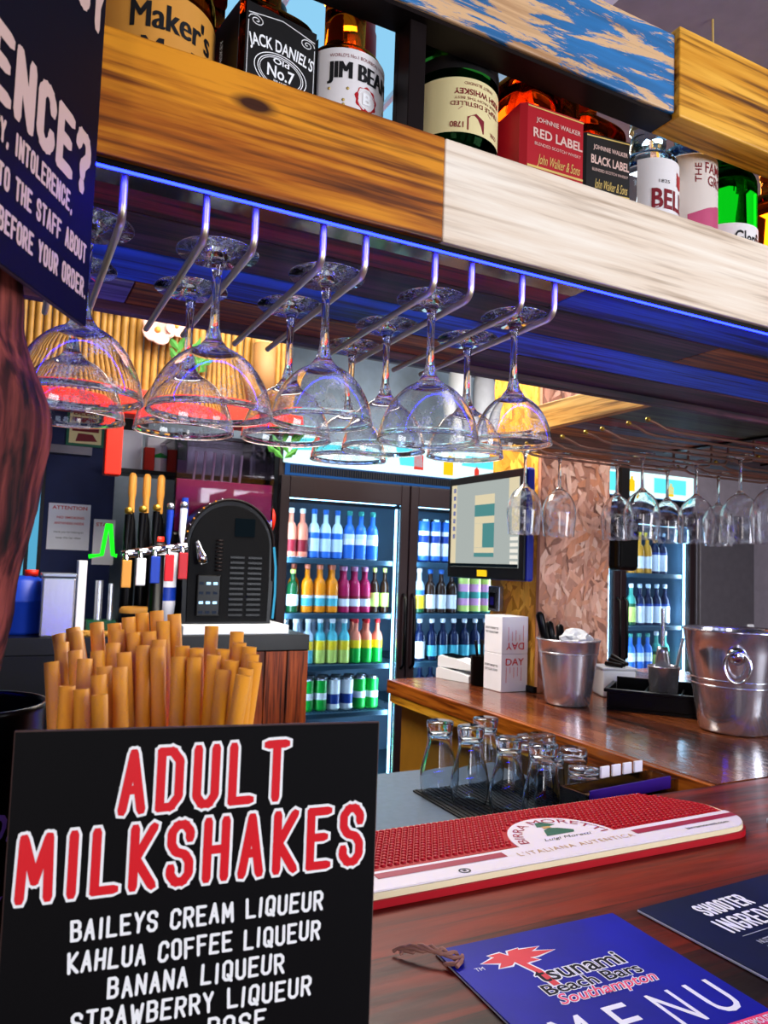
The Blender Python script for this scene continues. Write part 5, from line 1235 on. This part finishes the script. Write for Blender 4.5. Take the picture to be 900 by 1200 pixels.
# slush machine
sl = thing('slush_machine', 'slush machine with clear tank half full of pink drink, behind the black arch', 'slush machine', (.815, 3.06, 1.2205))
MB().box(-.21, .21, 0, .36, 0, .385, bev=.01).build('base', 'black_plastic', sl)
tk_ = MB(); tk_.box(-.205, .205, .0, .004, .386, .765, bev=.001); tk_.box(-.205, -.201, .0045, .35, .386, .765); tk_.box(.201, .205, .0045, .35, .386, .765); tk_.box(-.2005, .2005, .346, .35, .386, .765)
tk_.build('tank', 'tank_clear', sl)
MB().box(-.200, .200, .0055, .345, .387, .600, bev=.004).build('pink_slush', 'slush_pink', sl)
MB().box(-.21, .21, -.004, .355, .766, .786, bev=.006).build('lid', 'tank_clear', sl)
MB().lathe([(0, 0), (.05, 0), (.055, .02), (.05, .03), (0, .03)], 24, xf=T(.206, .10, .46) @ Matrix.Rotation(PI/2, 4, 'Y')).build('end_cap', 'red_paint', sl)
m = MB(); m.tube([(-.12, .17, .58), (.12, .17, .58)], .012, 10)
for k in range(6): m.tube([(-.10+.04*k, .17, .58), (-.09+.04*k, .17, .74)], .006, 8)
m.build('auger', 'white_plastic', sl)
MB().tube([(-.17, -.03, .41), (-.17, -.03, .52)], [.016, .013], 12).build('tap_handle', 'blue_plastic', sl)
# beer taps
bt_ = thing('beer_tap_font', 'silver bar of beer taps with tall handles, left of the pink slush tank', 'beer taps', (.415, 2.81, 1.2205))
MB().lathe([(0, 0), (.05, 0), (.05, .012), (.026, .02), (.024, .29), (0, .29)], 24, c=(.10, .02, 0)).build('column', 'black_plastic', bt_)
MB().tube([(-.03, .0, .285), (.20, .02, .325)], .016, 16).build('crossbar', 'chrome', bt_)
for k, (hc, lc) in enumerate((('black_plastic', 'label_amber'), ('black_plastic', 'white_card'), ('black_plastic', 'blue_plastic'), ('blue_plastic', 'red_ink'), ('white_card', 'wax_red'))):
    x = -.02+.048*k; z = .287+.0083*k
    tp = MB().tube([(x, -.008, z-.004), (x, -.05, z), (x, -.055, z-.03), (x, -.055, z-.075)], .008, 10).build('tap', 'chrome', bt_)
    MB().tube([(x, -.035, z+.015), (x, -.028, z+.05), (x+.004, -.02, z+.14)], [.006, .011, .013], 10).build('tap_handle', hc, bt_)
    MB().lathe([(0, 0), (.013, .002), (.015, .012), (.012, .022), (0, .026)], 14, c=(x+.004, -.02, z+.142)).build('tap_knob', 'cap_gold' if k < 3 else 'silver', bt_)
    MB().box(x-.016, x+.016, -.078, -.066, z-.115, z-.02, bev=.003).build('tap_badge', lc, bt_)
# bottles with gold tops behind the taps
for k in range(3):
    t = thing('syrup_bottle', 'dark bottle with orange pourer behind the beer taps', 'bottle', (.455+.055*k, 3.12, 1.2205), group='orange topped bottles behind the beer taps')
    MB().lathe([(0, .002), (.024, 0), (.025, .01), (.025, .32), (.018, .42), (.011, .45), (.011, .50), (0, .50)], 20).build('glass_body', 'black_plastic', t); MB().lathe([(.0125, .455), (.0125, .51), (.016, .53), (.015, .60), (.008, .612), (0, .612)], 14).build('pourer', 'label_amber', t)
# cups and blender jar under the taps
t = thing('coffee_jar', 'dark jar with copper lid on the back counter, under the taps', 'jar', (.470, 2.97, 1.2205))
MB().lathe([(0, 0), (.055, 0), (.058, .006), (.058, .075), (.05, .085), (0, .085)], 28).build('jar', 'black_plastic', t); MB().lathe([(.0595, .07), (.0595, .082), (.05, .092), (0, .092)], 28).build('lid', 'label_amber', t)
t = thing('cup_sleeve', 'column of pale paper cups beside the black arched machine', 'paper cups', (.568, 2.92, 1.2205))
MB().lathe([(0, 0), (.026, 0), (.036, .10), (.037, .102), (.037, .30), (.035, .30), (.026, .004)], 24).build('cups', 'white_card', t); MB().lathe([(.0375, .12), (.0375, .17)], 24).build('blue_band', 'blue_plastic', t)
t = thing('red_top_jar', 'small jar with bright red lid above the paper cups', 'jar', (.545, 3.00, 1.2205))
MB().lathe([(0, 0), (.03, 0), (.032, .33), (.02, .34), (0, .34)], 20).build('jar', 'dark_brown_metal', t); MB().lathe([(.022, .341), (.022, .36), (0, .36)], 16).build('lid', 'red_paint', t)
# green neon stand
gn = thing('neon_light', 'bright green A-shaped light on a small stand, left of the beer taps', 'neon light', (.338, 2.90, 1.2205))
MB().box(-.05, .05, -.04, .04, 0, .05, bev=.004).build('base', 'b_dkgreen', gn)
MB().tube([(-.01, 0, .05), (-.01, 0, .19)], .014, 12).build('stem', 'silver', gn); MB().tube([(.03, 0, .05), (.03, 0, .18)], .010, 12).build('stem', 'silver', gn)
m = MB(); m.tube([(-.052, 0, .275), (-.008, 0, .283), (.006, 0, .395), (.016, 0, .395), (.030, 0, .283), (.044, 0, .281)], .0075, 8); m.build('neon_tube', 'green_neon', gn)
t = thing('white_box', 'narrow white carton standing left of the green neon stand', 'box', (.266, 2.90, 1.2205)); MB().box(-.014, .014, -.04, .04, 0, .26, bev=.002).build('carton', 'white_card', t)
t = thing('metal_canister', 'brushed silver ice crusher box at the left of the back counter', 'box', (.190, 2.84, 1.2205)); MB().box(-.055, .05, -.05, .05, 0, .20, bev=.006).build('case', 'steel', t); MB().box(-.058, .053, -.053, .053, .2005, .215, bev=.004).build('lid', 'silver', t)
t = thing('chopping_board', 'pale wooden board lying on the front edge of the back counter', 'board', (.37, 2.80, 1.2205), (0, 0, -.5)); MB().box(-.13, .13, -.03, .03, 0, .016, bev=.003).build('board', 'pine', t)
# notices and picture
nt = thing('paper_notice', 'white paper notice with red heading on the dark wall', 'notice', (.262, 3.5485, 1.62))
pg = MB().box(-.085, .085, -.0016, 0, -.10, .10).build('sheet', 'white_card', nt)
m = MB(); m.text('ATTENTION', -.07, .07, .075, .090, 0, T(0, -.0018, 0) @ VERT, off=.02); m.build('red_heading', 'red_ink', pg); m = MB(); m.text('NO SMOKING', -.05, .06, .035, .045, 0, T(0, -.0018, 0) @ VERT, off=.02); m.text('ANYWHERE INSIDE', -.06, .06, .010, .020, 0, T(0, -.0018, 0) @ VERT, off=.02); m.build('red_lettering', 'red_ink', pg)
m = MB(); m.text('thank you for helping to', -.06, .06, -.03, -.018, 0, T(0, -.0018, 0) @ VERT); m.text('keep this bar clean', -.05, .05, -.055, -.043, 0, T(0, -.0018, 0) @ VERT); m.build('black_lettering', 'black_ink', pg)
n2 = thing('paper_notice', 'smaller white notice with red top, right of the larger notice', 'notice', (.408, 3.5485, 1.56)); pg = MB().box(-.045, .045, -.0016, 0, -.10, .10).build('sheet', 'white_card', n2)
m = MB(); m.text('STAFF', -.035, .035, .07, .085, 0, T(0, -.0018, 0) @ VERT, off=.02); m.build('red_lettering', 'red_ink', pg)
pf = thing('framed_poster', 'small framed red and cream poster on the navy wall below the red beam', 'picture', (.305, 3.5485, 2.06)); MB().box(-.078, .078, -.012, 0, -.085, .095, bev=.002).build('frame', 'mat_green', pf)
sh3 = MB().box(-.066, .066, -.0135, -.0122, -.073, .083).build('poster', 'label_cream', pf)
m = MB(); m.add([(-.055, -.0139, -.02), (.055, -.0139, -.02), (.055, -.0139, .04), (-.055, -.0139, .04)], [(0, 1, 2, 3)]); m.add([(-.04, -.0139, -.065), (.05, -.0139, -.060), (.03, -.0139, -.03), (-.03, -.0139, -.028)], [(0, 1, 2, 3)]); m.text('BEER', -.05, .05, .05, .075, 0, T(0, -.0139, 0) @ VERT, off=.02); m.build('red_print', 'dark_red_ink', sh3)
# packets on the ledge behind the post
lg = thing('wall_ledge', 'dark ledge under the red beam holding packets', 'ledge', (0, 0, 0)); MB().box(.39, 1.09, 3.40, 3.549, 1.86, 1.88, bev=.002).build('board', 'black_paint', lg)
t = thing('packet', 'white and black packet standing on the ledge behind the beer taps', 'packet', (.485, 3.45, 1.8805)); MB().box(-.045, .045, -.03, .03, 0, .17, bev=.003).build('carton', 'white_card', t); MB().box(-.0455, .0455, -.0305, .0305, .1705, .22, bev=.003).build('carton_top', 'black_paint', t)
t = thing('packet', 'green and white packet on the ledge, right of the black topped packet', 'packet', (.64, 3.45, 1.8805)); MB().box(-.09, .09, -.03, .03, 0, .15, bev=.004).build('carton', 'white_card', t); MB().add([(-.085, -.0306, .06), (.085, -.0306, .13), (.085, -.0306, .06)], [(0, 1, 2)]).build('green_print', 'b_green', t)
t = thing('packet', 'low red packet between the other two packets on the ledge', 'packet', (.56, 3.42, 1.8805)); MB().box(-.022, .022, -.02, .02, 0, .10, bev=.003).build('carton', 'red_paint', t)
# leafy clump and brown tub between tank and fridge
t = thing('cardboard_tube', 'brown cardboard drum on the red beam beside the bamboo screen', 'drum', (.915, 2.935, 2.1305)); MB().lathe([(0, 0), (.045, 0), (.045, .28), (0, .28)], 28).build('drum', 'kraft', t); MB().lathe([(.0465, .25), (.0465, .285), (0, .285)], 28).build('lid', 'tan_ink', t)
leafspray(1.02, 2.95, 1.95, 'green leaves hanging beside the fridge under the red beam')
# window, blue barrel at far left
wn = struct(MB().box(-.02, .155, 3.548, 3.5495, 1.33, 1.86).build('window_2', 'window_sky'))
m = MB()
for x in (-.02, .04, .10, .15): m.box(x-.008, x+.008, 3.535, 3.547, 1.32, 1.87)
m.build('glazing_bar', 'black_paint', wn)
t = thing('blue_barrel', 'blue plastic barrel with red bung at the far left of the back counter', 'barrel', (.075, 2.95, 1.2205)); MB().lathe([(0, 0), (.075, 0), (.08, .01), (.08, .11), (.084, .115), (.08, .12), (.078, .18), (.05, .20), (0, .20)], 32).build('barrel', 'blue_plastic', t); MB().lathe([(0, .2), (.022, .2), (.022, .222), (0, .222)], 20, c=(.03, -.02, 0)).build('bung', 'red_paint', t)
# ------------------------------------------------------------------ right background
sp_ = thing('wall_speaker', 'black slim speaker hung on a pole at the right edge of the pillar', 'speaker', (2.11, 2.15, 1.62)); MB().box(-.055, .055, -.03, .03, -.11, .11, bev=.018, seg=4).build('case', 'black_plastic', sp_); MB().box(-.043, .043, -.0345, -.0305, -.095, .095, bev=.002).build('grille', 'black_matt', sp_)
MB().box(-.02, .02, -.01, .01, .1105, 1.07).build('pole', 'black_paint', sp_)
cbn = thing('steel_cabinet', 'tall grey steel cabinet right of the second fridge', 'cabinet', (3.87, 3.3, 0)); MB().box(0, .52, .02, .295, 0, 1.92, bev=.005).build('body', 'grey_metal', cbn)
MB().box(.01, .51, 0, .0195, 1.14, 1.90, bev=.004).build('door', 'grey_metal', cbn); MB().box(.01, .51, 0, .0195, .05, 1.13, bev=.004).build('door', 'grey_metal', cbn)
MB().box(.44, .49, -.014, -.0005, 1.15, 1.20, bev=.003).build('lock', 'white_card', cbn)
t = thing('cord', 'thin yellow-green cord hanging from the grey ceiling', 'cord', (1.30, 1.08, 2.699)); MB().tube([(0, 0, 0), (.004, 0, -.15), (-.002, 0, -.30)], .0022, 8).build('cord', 'gold_ink', t)

# ------------------------------------------------------------------ labels that count along a row
rows_ = {}
for o in bpy.data.objects:
    if 'category' in o and o['category'] in ('bottle', 'can') and 'back row' not in o['label']: rows_.setdefault(o['label'], []).append(o)
ORD = ['leftmost', 'second', 'third', 'fourth', 'fifth', 'sixth']
for lab, os_ in rows_.items():
    if len(os_) > 1:
        os_.sort(key=lambda o: o.location.x)
        for i, o in enumerate(os_):
            if i == 0: o['label'] = 'leftmost '+lab
            elif i == len(os_)-1: o['label'] = 'rightmost '+lab
            elif len(os_) == 3: o['label'] = 'middle '+lab
            else: o['label'] = ORD[i]+' from left '+lab
